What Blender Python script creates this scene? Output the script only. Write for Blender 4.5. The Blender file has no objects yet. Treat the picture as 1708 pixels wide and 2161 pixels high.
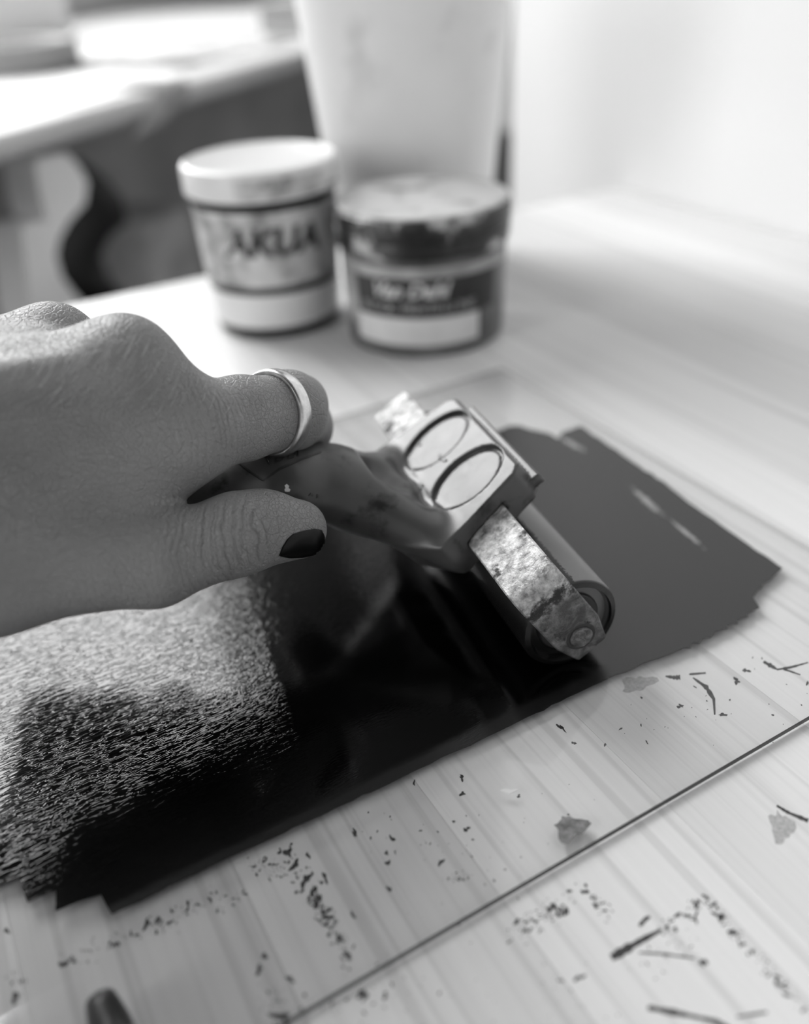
import bpy, bmesh, math, random
import numpy as np
from mathutils import Vector, Matrix
from mathutils.geometry import tessellate_polygon
random.seed(7); rng = np.random.default_rng(7)
sc = bpy.context.scene
COL = sc.collection

# ------------------------------------------------------------------ camera
FPX, CX, CY = 1870.0, 854.0, 1080.5           # focal length and centre for a 1708 x 2161 frame
CAM = np.array([0., 0., .16])                 # 16 cm above the table top (z = 0)
def _unit(v): return np.asarray(v, float)/np.linalg.norm(v)
_d1 = _unit([4980-CX, -395-CY, FPX]); _d2 = _unit([-410-CX, -72-CY, FPX])   # directions of the two table edges
_up = -_unit(np.cross(_d1, _d2)); _up = _up if _up[1] < 0 else -_up
_fw = np.array([0, 0, 1.]); _fw = _unit(_fw-_fw@_up*_up); _rt = np.cross(_fw, _up)
ROT = np.array([_rt, _fw, _up])
cam = bpy.data.cameras.new('camera'); cam_o = bpy.data.objects.new('camera', cam); COL.objects.link(cam_o)
cam.sensor_fit = 'HORIZONTAL'; cam.sensor_width = 36; cam.lens = FPX/1708*36
cam.clip_start = .01; cam.clip_end = 50
R, Dn, F = ROT[:, 0], ROT[:, 1], ROT[:, 2]
cam_o.matrix_world = Matrix(((R[0], -Dn[0], -F[0], CAM[0]), (R[1], -Dn[1], -F[1], CAM[1]), (R[2], -Dn[2], -F[2], CAM[2]), (0, 0, 0, 1)))
cam.dof.use_dof = True; cam.dof.focus_distance = .207; cam.dof.aperture_fstop = cam.lens/6.0
sc.camera = cam_o

# ------------------------------------------------------------------ world, lights, exposure
w = bpy.data.worlds.new('world'); sc.world = w; w.use_nodes = True
w.node_tree.nodes['Background'].inputs[0].default_value = (1, 1, 1, 1)
w.node_tree.nodes['Background'].inputs[1].default_value = .40
sc.view_settings.view_transform = 'Standard'; sc.view_settings.look = 'None'
sc.view_settings.exposure = 0.0; sc.view_settings.gamma = 1.0; sc.view_settings.use_curve_mapping = False

DK = np.array([math.cos(math.radians(66)), math.sin(math.radians(66)), 0])   # run of the back wall and of the desk
DN = np.array([-DK[1], DK[0], 0])                                            # away from us
WALLN = 1.36                                                                 # back wall: P . DN = WALLN
WIN = (.44, 1.72, .36, 2.00)                                                 # window opening: along the wall, height
U = np.array([math.cos(math.radians(28)), math.sin(math.radians(28)), 0])    # table axes
V = np.array([-U[1], U[0], 0])
def area(name, loc, aim, sx, sy, power):
    l = bpy.data.lights.new(name, 'AREA'); l.shape = 'RECTANGLE'; l.size = sx; l.size_y = sy; l.energy = power
    o = bpy.data.objects.new(name, l); COL.objects.link(o); o.location = loc
    z = -_unit(aim); y = np.array([0, 0, 1.]); x = _unit(np.cross(y, z)); y = np.cross(z, x)
    o.matrix_world = Matrix(((x[0], y[0], z[0], loc[0]), (x[1], y[1], z[1], loc[1]), (x[2], y[2], z[2], loc[2]), (0, 0, 0, 1)))
    return o
wc = DK*(WIN[0]+WIN[1])/2+DN*(WALLN+.06)+np.array([0, 0, (WIN[2]+WIN[3])/2])
area('daylight_window_back', wc, -DN, WIN[1]-WIN[0], WIN[3]-WIN[2], 92)
area('added_light_left', U*-1.9+V*.35+np.array([0, 0, .85]), U, 1.5, 1.3, 37)  # added source out of view on the left, brightens the right wall

# ------------------------------------------------------------------ helpers
def ray(px, py): return ROT@np.array([(px-CX)/FPX, (py-CY)/FPX, 1.])
def at(px, py, d): return CAM+d*ray(px, py)
def onz(px, py, z=0.):
    r = ray(px, py); return CAM+(z-CAM[2])/r[2]*r
def uv(px, py, z=0.):
    P = onz(px, py, z); return (P@U, P@V)

def mesh_obj(name, verts, faces, m=None, parent=None, smooth=False):
    me = bpy.data.meshes.new(name)
    me.from_pydata([tuple(map(float, v)) for v in verts], [], [tuple(map(int, f)) for f in faces]); me.update()
    if m: me.materials.append(m)
    if smooth: me.polygons.foreach_set('use_smooth', [True]*len(me.polygons))
    o = bpy.data.objects.new(name, me); COL.objects.link(o)
    if parent: o.parent = parent
    return o
def bm_obj(name, bm, m=None, parent=None, smooth=False):
    bmesh.ops.recalc_face_normals(bm, faces=bm.faces)
    me = bpy.data.meshes.new(name); bm.to_mesh(me); bm.free()
    if m: me.materials.append(m)
    if smooth: me.polygons.foreach_set('use_smooth', [True]*len(me.polygons))
    o = bpy.data.objects.new(name, me); COL.objects.link(o)
    if parent: o.parent = parent
    return o
def empty(name, loc=(0, 0, 0), rz=0.):
    o = bpy.data.objects.new(name, None); COL.objects.link(o); o.location = loc; o.rotation_euler = (0, 0, rz)
    o.empty_display_size = .02
    return o
def tag(o, label=None, cat=None, group=None, kind=None):
    if label: o['label'] = label
    if cat: o['category'] = cat
    if group: o['group'] = group
    if kind: o['kind'] = kind
    return o
def box_bm(bm, lo, hi, bevel=0., seg=2, mat=None):
    r = bmesh.ops.create_cube(bm, size=1.)
    vs = r['verts']; lo = np.array(lo); hi = np.array(hi)
    for v in vs:
        p = lo+(np.array(v.co)+.5)*(hi-lo); v.co = p
    if bevel:
        es = list({e for v in vs for e in v.link_edges})
        r2 = bmesh.ops.bevel(bm, geom=es, offset=bevel, segments=seg, affect='EDGES', profile=.5)
        vs = list({v for f in r2['faces'] for v in f.verts}|set(v for v in vs if v.is_valid))
    if mat is not None:
        for v in vs: v.co = mat@v.co
    return vs
def box(name, lo, hi, m, parent=None, bevel=0., seg=2, mat=None, smooth=False):
    bm = bmesh.new(); box_bm(bm, lo, hi, bevel, seg, mat); return bm_obj(name, bm, m, parent, smooth)
def lathe(name, prof, m, parent=None, n=72, cap=True, a0=0., a1=2*math.pi, loc=(0, 0, 0), smooth=True):
    """prof: list of (r, z)"""
    full = abs(a1-a0-2*math.pi) < 1e-6
    k = n if full else n+1
    vs, fs = [], []
    for r, z in prof:
        for i in range(k):
            a = a0+(a1-a0)*i/n; vs.append((r*math.cos(a)+loc[0], r*math.sin(a)+loc[1], z+loc[2]))
    for j in range(len(prof)-1):
        for i in range(n):
            i2 = (i+1) % k
            fs.append((j*k+i, j*k+i2, (j+1)*k+i2, (j+1)*k+i))
    if cap and full:
        fs.append(tuple(range(k))[::-1]); b = (len(prof)-1)*k; fs.append(tuple(range(b, b+k)))
    o = mesh_obj(name, vs, fs, m, parent)
    if smooth:
        me = o.data; sm = [len(p.vertices) == 4 for p in me.polygons]; me.polygons.foreach_set('use_smooth', sm)
        try: me.set_sharp_from_angle(angle=math.radians(40))
        except Exception: pass
    return o
def extrude_poly(bm, pts, z0, z1):
    """prism over a flat outline (may be concave)"""
    vb = [bm.verts.new((x, y, z0)) for x, y in pts]; vt = [bm.verts.new((x, y, z1)) for x, y in pts]
    n = len(pts)
    for i in range(n): bm.faces.new((vb[i], vb[(i+1) % n], vt[(i+1) % n], vt[i]))
    for a, b, c in tessellate_polygon([[Vector((x, y, 0)) for x, y in pts]]):
        if len({a, b, c}) == 3:
            bm.faces.new((vt[a], vt[b], vt[c])); bm.faces.new((vb[c], vb[b], vb[a]))
def tube(name, pts, rad, m, parent=None, n=10):
    pts = [np.array(p, float) for p in pts]; rad = rad if hasattr(rad, '__len__') else [rad]*len(pts)
    vs, fs = [], []
    up0 = np.array([.123, .456, .88])
    for i, p in enumerate(pts):
        t = _unit(pts[min(i+1, len(pts)-1)]-pts[max(i-1, 0)]); a = _unit(np.cross(t, up0)); b = np.cross(t, a)
        for j in range(n):
            th = 2*math.pi*j/n; vs.append(p+rad[i]*(math.cos(th)*a+math.sin(th)*b))
    for i in range(len(pts)-1):
        for j in range(n): fs.append((i*n+j, i*n+(j+1) % n, (i+1)*n+(j+1) % n, (i+1)*n+j))
    fs.append(tuple(range(n))[::-1]); fs.append(tuple(range((len(pts)-1)*n, len(pts)*n)))
    return mesh_obj(name, vs, fs, m, parent, smooth=True)

# ---- materials
class NT:
    def __init__(s, name):
        s.m = bpy.data.materials.new(name); s.m.use_nodes = True; s.t = s.m.node_tree; s.n = s.t.nodes
        s.b = s.n['Principled BSDF']; s.out = s.n['Material Output']
    def node(s, t, **kw):
        x = s.n.new(t)
        for k, v in kw.items():
            if k.startswith('i_'):
                key = k[2:]; x.inputs[int(key) if key.isdigit() else key.replace('_', ' ')].default_value = v
            else: setattr(x, k, v)
        return x
    def link(s, a, b): s.t.links.new(a, b)
    def coord(s, kind='Object', scale=(1, 1, 1), rot=(0, 0, 0), loc=(0, 0, 0)):
        tc = s.node('ShaderNodeTexCoord'); mp = s.node('ShaderNodeMapping')
        mp.inputs['Scale'].default_value = scale; mp.inputs['Rotation'].default_value = rot; mp.inputs['Location'].default_value = loc
        s.link(tc.outputs[kind], mp.inputs['Vector']); return mp.outputs['Vector']
    def noise(s, vec, scale=5., detail=4., rough=.5, dist=0.):
        x = s.node('ShaderNodeTexNoise'); x.inputs['Scale'].default_value = scale; x.inputs['Detail'].default_value = detail
        x.inputs['Roughness'].default_value = rough; x.inputs['Distortion'].default_value = dist
        if vec is not None: s.link(vec, x.inputs['Vector'])
        return x.outputs['Fac']
    def vor(s, vec, scale=5., feature='F1', rnd=1.):
        x = s.node('ShaderNodeTexVoronoi', feature=feature); x.inputs['Scale'].default_value = scale; x.inputs['Randomness'].default_value = rnd
        if vec is not None: s.link(vec, x.inputs['Vector'])
        return x.outputs['Distance']
    def math(s, op, a, b=None, clamp=False):
        x = s.node('ShaderNodeMath', operation=op); x.use_clamp = clamp
        for i, v in enumerate((a, b)):
            if v is None: continue
            if isinstance(v, (int, float)): x.inputs[i].default_value = v
            else: s.link(v, x.inputs[i])
        return x.outputs[0]
    def ramp(s, fac, stops):
        x = s.node('ShaderNodeValToRGB'); cr = x.color_ramp
        while len(cr.elements) < len(stops): cr.elements.new(.5)
        for e, (p, c) in zip(cr.elements, stops):
            e.position = p; e.color = (c, c, c, 1) if isinstance(c, (int, float)) else c
        s.link(fac, x.inputs['Fac']); return x.outputs['Color']
    def mix(s, fac, a, b):
        x = s.node('ShaderNodeMix', data_type='RGBA')
        for i, v in ((0, fac), (6, a), (7, b)):
            if isinstance(v, (int, float)): x.inputs[i].default_value = v if i == 0 else (v, v, v, 1)
            else: s.link(v, x.inputs[i])
        return x.outputs[2]
    def sstep(s, x, a, b):
        n = s.node('ShaderNodeMapRange', interpolation_type='SMOOTHSTEP'); n.inputs[1].default_value = a; n.inputs[2].default_value = b
        s.link(x, n.inputs[0]); return n.outputs[0]
    def bump(s, h, dist=.001, strength=1.):
        x = s.node('ShaderNodeBump'); x.inputs['Distance'].default_value = dist
        if isinstance(strength, (int, float)): x.inputs['Strength'].default_value = strength
        else: s.link(strength, x.inputs['Strength'])
        s.link(h, x.inputs['Height']); s.link(x.outputs['Normal'], s.b.inputs['Normal']); return x
    def set(s, color=None, rough=None, metal=None, ior=None, spec=None, coat=None):
        for v, k in ((color, 'Base Color'), (rough, 'Roughness'), (metal, 'Metallic'), (ior, 'IOR'), (spec, 'Specular IOR Level'), (coat, 'Coat Weight')):
            if v is None: continue
            if isinstance(v, (int, float)): s.b.inputs[k].default_value = (v, v, v, 1) if k == 'Base Color' else v
            else: s.link(v, s.b.inputs[k])
        return s.m
def plain(name, c, rough=.5, metal=0., var=.12, scale=30., bump=0., spec=.5):
    t = NT(name); v = t.coord('Object'); n = t.noise(v, scale, 5)
    t.set(color=t.ramp(n, [(.3, c*(1-var)), (.7, min(1, c*(1+var)))]), rough=rough, metal=metal, spec=spec)
    if bump: t.bump(t.noise(v, scale*6, 4), bump, .6)
    return t.m

# ------------------------------------------------------------------ signed-distance modelling
def smin(a, b, k):
    h = np.clip(.5+.5*(b-a)/k, 0, 1); return b+(a-b)*h-k*h*(1-h)
def smax(a, b, k): return -smin(-a, -b, k)
def cone(P, a, b, ra, rb):
    """tapered capsule (interpolated radius)"""
    a = np.asarray(a, float); b = np.asarray(b, float); d = b-a; L2 = d@d
    t = np.clip(((P-a)@d)/max(L2, 1e-12), 0, 1)
    q = P-a-t[:, None]*d
    return np.sqrt((q*q).sum(1))-(ra+(rb-ra)*t)
def ellip(P, c, axes, r):
    """axes: 3x3 rows, r: 3 radii"""
    q = (P-c)@np.asarray(axes).T/np.asarray(r); k = np.sqrt((q*q).sum(1)); return (k-1)*min(r)
def surface_net(fn, lo, hi, h, chunk=400000):
    lo = np.array(lo); n = np.ceil((np.array(hi)-lo)/h).astype(int)+1
    xs = [lo[i]+h*np.arange(n[i]) for i in range(3)]
    # coarse pass, then fine evaluation only near the surface
    st = 4
    cs = [x[::st] for x in xs]
    G = np.stack(np.meshgrid(*cs, indexing='ij'), -1).reshape(-1, 3)
    Cv = fn(G).reshape([len(c) for c in cs])
    idx = [np.minimum(np.arange(n[i])//st, len(cs[i])-1) for i in range(3)]
    lim = h*st*2.2
    Fv = Cv[np.ix_(*idx)].astype(float)
    near = np.abs(Fv) < lim
    ii = np.argwhere(near)
    vals = np.empty(len(ii))
    for s in range(0, len(ii), chunk):
        vals[s:s+chunk] = fn(lo+h*ii[s:s+chunk])
    Fv[near] = vals
    Sg = Fv < 0
    c0 = Sg[:-1, :-1, :-1]; allin = c0.copy(); anyin = c0.copy()
    for dx in (0, 1):
        for dy in (0, 1):
            for dz in (0, 1):
                s_ = Sg[dx:dx+n[0]-1, dy:dy+n[1]-1, dz:dz+n[2]-1]; allin &= s_; anyin |= s_
    act = anyin & ~allin
    ci = np.argwhere(act); vid = -np.ones(act.shape, int); vid[act] = np.arange(len(ci))
    acc = np.zeros((len(ci), 3)); cnt = np.zeros(len(ci))
    corners = [(x, y, z) for x in (0, 1) for y in (0, 1) for z in (0, 1)]
    for ca in corners:
        for ax in range(3):
            if ca[ax]: continue
            cb = list(ca); cb[ax] = 1
            A = Fv[tuple((ci+ca).T)]; B = Fv[tuple((ci+cb).T)]
            m_ = (A < 0) != (B < 0); t = np.where(m_, A/np.where(A-B == 0, 1, A-B), 0)
            p = np.tile(np.array(ca, float), (len(ci), 1)); p[:, ax] += t
            acc[m_] += p[m_]; cnt[m_] += 1
    vs = lo+h*(ci+acc/cnt[:, None])
    e = h*.2
    for _ in range(2):                                   # pull the vertices onto the surface
        f0 = fn(vs); g = np.stack([fn(vs+np.eye(3)[k]*e)-f0 for k in range(3)], 1)/e
        vs = vs-np.clip(f0/np.maximum((g*g).sum(1), .2), -h, h)[:, None]*g*.8
    quads = []
    for ax in range(3):
        o1, o2 = [k for k in range(3) if k != ax]
        sl = [slice(0, n[k]) for k in range(3)]; sa = list(sl); sb = list(sl)
        sa[ax] = slice(0, n[ax]-1); sb[ax] = slice(1, n[ax])
        A = Sg[tuple(sa)]; B = Sg[tuple(sb)]; x = np.argwhere(A != B)
        x = x[(x[:, o1] > 0) & (x[:, o2] > 0) & (x[:, o1] < n[o1]-1) & (x[:, o2] < n[o2]-1)]
        fl = A[tuple(x.T)]
        def g_(d1, d2):
            y = x.copy(); y[:, o1] += d1; y[:, o2] += d2; return vid[tuple(y.T)]
        q = np.stack([g_(-1, -1), g_(0, -1), g_(0, 0), g_(-1, 0)], 1)
        if ax == 1: q = q[:, ::-1]
        q[~fl] = q[~fl][:, ::-1]
        quads.append(q)
    return vs, np.concatenate(quads)
def np_mesh(name, vs, qs, m, parent=None):
    me = bpy.data.meshes.new(name); me.vertices.add(len(vs)); me.vertices.foreach_set('co', vs.astype(np.float32).ravel())
    me.loops.add(qs.size); me.loops.foreach_set('vertex_index', qs.astype(np.int32).ravel())
    me.polygons.add(len(qs)); me.polygons.foreach_set('loop_start', np.arange(0, qs.size, 4, dtype=np.int32))
    me.update(calc_edges=True); me.validate(); me.polygons.foreach_set('use_smooth', np.ones(len(me.polygons), bool)); me.update()
    me.materials.append(m); o = bpy.data.objects.new(name, me); COL.objects.link(o)
    if parent: o.parent = parent
    return o
def trace(fn, o, d, t0=0., n=70):
    """march rays from o along unit d to the surface fn = 0"""
    t = np.full(len(d), t0)
    for _ in range(n):
        t = t+.8*np.clip(fn(o+d*t[:, None]), -.01, .02)
    return o+d*t[:, None]
def grad(fn, P, e=2e-4):
    f0 = fn(P); g = np.stack([fn(P+np.eye(3)[k]*e)-f0 for k in range(3)], 1); return g/np.maximum(np.linalg.norm(g, axis=1), 1e-9)[:, None]
def on_surface(fn, pix, t0=.12):
    d = np.array([_unit(ray(x, y)) for x, y in pix]); return trace(fn, CAM, d, t0)
def skin_patch(name, fn, outline, m, parent, lift=.0003, sink=.0006, step=3., dome=0., t0=.12):
    """a thin solid patch lying on the surface fn, its outline taken at pixel points"""
    poly = np.array(outline, float); lo = poly.min(0); hi = poly.max(0)
    def inside(q):
        x, y = q; c = False; n = len(poly)
        for i in range(n):
            x1, y1 = poly[i]; x2, y2 = poly[(i+1) % n]
            if (y1 > y) != (y2 > y) and x < (x2-x1)*(y-y1)/(y2-y1)+x1: c = not c
        return c
    nx = max(2, int((hi[0]-lo[0])/step)); ny = max(2, int((hi[1]-lo[1])/step))
    gx = np.linspace(lo[0], hi[0], nx+1); gy = np.linspace(lo[1], hi[1], ny+1)
    vid = {}; pts = []; fs = []
    def v(i, j):
        if (i, j) not in vid: vid[(i, j)] = len(pts); pts.append((gx[i], gy[j]))
        return vid[(i, j)]
    for i in range(nx):
        for j in range(ny):
            if inside(((gx[i]+gx[i+1])/2, (gy[j]+gy[j+1])/2)): fs.append((v(i, j), v(i, j+1), v(i+1, j+1), v(i+1, j)))
    if not fs: return None
    pts = np.array(pts)
    # snap the ragged rim to the outline
    ec = {}
    for f in fs:
        for k in range(4):
            e = tuple(sorted((f[k], f[(k+1) % 4]))); ec[e] = ec.get(e, 0)+1
    rim = {v_ for e, c in ec.items() if c == 1 for v_ in e}
    A = poly; B = np.roll(poly, -1, 0); dist = np.full(len(pts), 1e9)
    for k in range(len(pts)):
        p = pts[k]; AB = B-A; t = np.clip(((p-A)*AB).sum(1)/np.maximum((AB*AB).sum(1), 1e-9), 0, 1); Q = A+AB*t[:, None]
        dd = np.hypot(*(Q-p).T); j = dd.argmin(); dist[k] = dd[j]
        if k in rim: pts[k] = Q[j]; dist[k] = 0
    S = on_surface(fn, pts, t0); bad = np.abs(fn(S)) > 4e-4
    fs = [f for f in fs if not any(bad[i] for i in f)]; S[bad] = S[~bad][0]
    ec = {}
    for f in fs:
        for k in range(4):
            e = tuple(sorted((f[k], f[(k+1) % 4]))); ec[e] = ec.get(e, 0)+1
    N = grad(fn, S, 6e-4)
    top = S+N*(lift+dome*np.clip(dist/12., 0, 1)**.6)[:, None]; bot = S-N*sink
    n = len(pts); allf = [tuple(f) for f in fs]+[tuple(n+i for i in f[::-1]) for f in fs]
    for f in fs:
        for k in range(4):
            a_, b_ = f[k], f[(k+1) % 4]
            if ec[tuple(sorted((a_, b_)))] == 1: allf.append((b_, a_, n+a_, n+b_))
    used = sorted({i for f in allf for i in f}); rm = {v_: i for i, v_ in enumerate(used)}; VV = np.concatenate([top, bot])[used]
    o = mesh_obj(name, VV, [tuple(rm[i] for i in f) for f in allf], m, parent, smooth=True)
    try: o.data.set_sharp_from_angle(angle=math.radians(50))
    except Exception: pass
    return o
def text_mesh(body, size, shear=0., bold=0., spacing=1.):
    cu = bpy.data.curves.new('lettering', 'FONT'); cu.body = body; cu.size = size; cu.shear = shear; cu.offset = bold
    cu.align_x = 'CENTER'; cu.align_y = 'CENTER'; cu.space_character = spacing; cu.resolution_u = 3
    o = bpy.data.objects.new('lettering_tmp', cu); COL.objects.link(o)
    dg = bpy.context.evaluated_depsgraph_get(); me = o.evaluated_get(dg).to_mesh()
    vs = np.array([v.co[:] for v in me.vertices]); fs = [tuple(p.vertices) for p in me.polygons]
    o.evaluated_get(dg).to_mesh_clear(); bpy.data.objects.remove(o); bpy.data.curves.remove(cu)
    return vs, fs
def solid_sheet(name, fnpos, vs, fs, m, parent, th):
    """flat mesh (x, y) mapped by fnpos(x, y, lift) and given a thickness"""
    top = [fnpos(x, y, th) for x, y, *_ in vs]; bot = [fnpos(x, y, 0.) for x, y, *_ in vs]; n = len(vs)
    ec = {}
    for f in fs:
        for k in range(len(f)):
            e = (f[k], f[(k+1) % len(f)]); ec[e] = 1
    allf = list(fs)+[tuple(n+i for i in f[::-1]) for f in fs]
    for (a_, b_) in list(ec):
        if (b_, a_) not in ec: allf.append((b_, a_, n+a_, n+b_))
    return mesh_obj(name, top+bot, allf, m, parent)

# ------------------------------------------------------------------ materials of the room
M = {}
M['wall'] = plain('white_wall_paint', .80, .7, var=.015, scale=4, bump=.0004)
M['ceiling'] = plain('dark_ceiling_boards', .04, .8, var=.03, scale=3)
M['floor'] = plain('dark_floor', .07, .5, var=.3, scale=3)
M['frame_white'] = plain('white_window_frame', .75, .4, var=.02)
t = NT('window_glass'); tr = t.node('ShaderNodeBsdfTransparent'); tr.inputs[0].default_value = (.96, .96, .96, 1)
gl = t.node('ShaderNodeBsdfGlossy'); gl.inputs['Roughness'].default_value = .02; mx = t.node('ShaderNodeMixShader', i_0=.05)
t.link(tr.outputs[0], mx.inputs[1]); t.link(gl.outputs[0], mx.inputs[2]); t.link(mx.outputs[0], t.out.inputs[0]); M['pane'] = t.m

# ------------------------------------------------------------------ structure
ZF, ZC = -.75, 2.07
TU = .4468                                            # the table's right edge and the wall beside it
f_ = box('floor', (-4, -2.5, ZF-.05), (4, 5, ZF), M['floor']); tag(f_, 'dark studio floor under the tables', 'floor', kind='structure')
c_ = box('ceiling', (-4, -2.5, ZC), (4, 5, ZC+.05), M['ceiling']); tag(c_, 'plain ceiling above the studio', 'ceiling', kind='structure')
Rt = Matrix.Rotation(math.radians(28), 4, 'Z')
wr = box('wall_right', (TU+.0015, -1.6, ZF), (TU+.11, .6205, ZC), M['wall'], mat=Rt); tag(wr, 'bright white wall along the right side of the pine table', 'wall', kind='structure')
Rb = Matrix(((DK[0], DN[0], 0, 0), (DK[1], DN[1], 0, 0), (0, 0, 1, 0), (0, 0, 0, 1)))
wb = empty('wall_back'); tag(wb, 'white wall behind the cluttered desk with a window', 'wall', kind='structure')
for lo, hi in (((-1.6, WALLN, ZF), (WIN[0], WALLN+.12, ZC)), ((WIN[1], WALLN, ZF), (3.2, WALLN+.12, ZC)),
               ((WIN[0], WALLN, ZF), (WIN[1], WALLN+.12, WIN[2])), ((WIN[0], WALLN, WIN[3]), (WIN[1], WALLN+.12, ZC))):
    box('wall_panel', lo, hi, M['wall'], wb, mat=Rb)
wn = empty('window_1'); tag(wn, 'white framed window above the desk letting in daylight', 'window', kind='structure')
fw = .045
for lo, hi in (((WIN[0], WALLN+.02, WIN[2]), (WIN[0]+fw, WALLN+.055, WIN[3])), ((WIN[1]-fw, WALLN+.02, WIN[2]), (WIN[1], WALLN+.055, WIN[3])),
               ((WIN[0]+fw, WALLN+.02, WIN[2]), (WIN[1]-fw, WALLN+.055, WIN[2]+fw)), ((WIN[0]+fw, WALLN+.02, WIN[3]-fw), (WIN[1]-fw, WALLN+.055, WIN[3]))):
    box('window_frame', lo, hi, M['frame_white'], wn, .004, 1, Rb)
box('pane', (WIN[0]+fw, WALLN+.035, WIN[2]+fw), (WIN[1]-fw, WALLN+.039, WIN[3]-fw), M['pane'], wn, mat=Rb)
wl = empty('wall_left'); tag(wl, 'white wall on the left of the studio with a broad added window', 'wall', kind='structure')
W2 = (-.45, 1.15, .15, 1.55); WL = -1.95
Ru = Rt.copy()
for lo, hi in (((WL, -1.6, ZF), (WL+.1, W2[0], ZC)), ((WL, W2[1], ZF), (WL+.1, 2.2, ZC)), ((WL, W2[0], ZF), (WL+.1, W2[1], W2[2])), ((WL, W2[0], W2[3]), (WL+.1, W2[1], ZC))):
    box('wall_panel', lo, hi, M['wall'], wl, mat=Ru)
wn2 = empty('added_window'); tag(wn2, 'unseen white framed window added in the left studio wall for light', 'window', kind='structure')  # unseen window, added around the left light
for lo, hi in (((WL+.06, W2[0], W2[2]), (WL+.09, W2[0]+fw, W2[3])), ((WL+.06, W2[1]-fw, W2[2]), (WL+.09, W2[1], W2[3])),
               ((WL+.06, W2[0]+fw, W2[2]), (WL+.09, W2[1]-fw, W2[2]+fw)), ((WL+.06, W2[0]+fw, W2[3]-fw), (WL+.09, W2[1]-fw, W2[3]))):
    box('window_frame', lo, hi, M['frame_white'], wn2, .004, 1, Ru)

# ------------------------------------------------------------------ pine table of glued staves
t = NT('pine_wood'); oi = t.node('ShaderNodeObjectInfo')
tc = t.node('ShaderNodeTexCoord'); off = t.node('ShaderNodeVectorMath', operation='SCALE'); off.inputs[0].default_value = (3.1, 7.7, 1.3); t.link(oi.outputs['Random'], off.inputs['Scale'])
ad = t.node('ShaderNodeVectorMath', operation='ADD'); t.link(tc.outputs['Object'], ad.inputs[0]); t.link(off.outputs[0], ad.inputs[1])
def mapv(sx, sy, sz):
    mp = t.node('ShaderNodeMapping'); mp.inputs['Scale'].default_value = (sx, sy, sz); t.link(ad.outputs[0], mp.inputs['Vector']); return mp.outputs[0]
warp = t.noise(mapv(9, 2.2, 9), 1, 2)
wv = t.node('ShaderNodeVectorMath', operation='MULTIPLY_ADD'); wv.inputs[1].default_value = (.02, 0, 0); t.link(warp, wv.inputs[0]); t.link(ad.outputs[0], wv.inputs[2])
mp1 = t.node('ShaderNodeMapping'); mp1.inputs['Scale'].default_value = (330, 2.0, 60); t.link(wv.outputs[0], mp1.inputs['Vector'])
rings = t.noise(mp1.outputs[0], 1, 3, .55)
mp2 = t.node('ShaderNodeMapping'); mp2.inputs['Scale'].default_value = (900, 14, 200); t.link(wv.outputs[0], mp2.inputs['Vector'])
fib = t.noise(mp2.outputs[0], 1, 3, .6)
blot = t.noise(mapv(14, 6, 14), 1, 3)
g = t.math('ADD', t.math('MULTIPLY', t.sstep(rings, .50, .66), -.12), t.math('MULTIPLY', fib, -.09))
g = t.math('ADD', g, t.math('MULTIPLY', blot, .05)); g = t.math('ADD', g, t.math('MULTIPLY', oi.outputs['Random'], .2))
val = t.math('ADD', g, .635)
cmb = t.node('ShaderNodeCombineColor'); [t.link(val, cmb.inputs[i]) for i in range(3)]
t.set(color=cmb.outputs[0], rough=.48, spec=.4); t.bump(t.math('ADD', rings, t.math('MULTIPLY', fib, .6)), .00012, .5); M['pine'] = t.m
M['pine_leg'] = plain('pine_leg', .55, .5, var=.12, scale=12)

table = empty('work_table', (0, 0, 0), math.radians(28)); tag(table, 'pale pine worktable of glued staves with scattered ink marks', 'table')
NST = 28; SW = .0428; u0 = TU-NST*SW
bm = bmesh.new(); box_bm(bm, (.00002, -.42, -.027), (SW-.00002, .493, 0), .00006, 1)
st0 = bm_obj('stave', bm, M['pine'], table); st0.location = (u0, 0, 0)
for i in range(1, NST):
    c = st0.copy(); COL.objects.link(c); c.location = (u0+i*SW, 0, 0)
for (uu, vv) in ((u0+.03, -.39), (TU-.09, -.39), (u0+.03, .40), (TU-.09, .40)):
    box('leg', (uu, vv, ZF), (uu+.06, vv+.06, -.027), M['pine_leg'], table, .004, 2)
for lo, hi in (((u0+.09, .425, -.11), (TU-.09, .445, -.027)), ((u0+.09, -.38, -.11), (TU-.09, -.36, -.027))):
    box('apron', lo, hi, M['pine_leg'], table, .002, 1)

# ink marks soaked into the wood
t = NT('dried_ink'); v = t.coord('Object'); n = t.noise(v, 900, 4)
t.set(color=t.ramp(n, [(.3, .012), (.75, .075)]), rough=.45); M['dried'] = t.m
t = NT('faint_ink'); n = t.noise(t.coord('Object'), 700, 4); t.set(color=t.ramp(n, [(.3, .09), (.75, .3)]), rough=.5); M['faint'] = t.m
t = NT('faded_ink'); n = t.noise(t.coord('Object'), 1200, 3); t.set(color=t.ramp(n, [(.3, .34), (.7, .52)]), rough=.5); M['faded'] = t.m
TH = 4e-5
def to_uv_list(pts, z=0.): return [uv(x, y, z) for x, y in pts]
def blob_px(cx, cy, rx, ry, ang, n=14, rag=.35):
    a0 = rng.uniform(0, 6.28, 3); out = []
    for i in range(n):
        a = 2*math.pi*i/n
        k = 1+rag*(.5*math.sin(2*a+a0[0])+.35*math.sin(3*a+a0[1])+.3*math.sin(5*a+a0[2]))+rng.uniform(-.12, .12)*rag*2
        x, y = rx*k*math.cos(a), ry*k*math.sin(a)
        out.append((cx+x*math.cos(ang)-y*math.sin(ang), cy+x*math.sin(ang)+y*math.cos(ang)))
    return out
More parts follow.
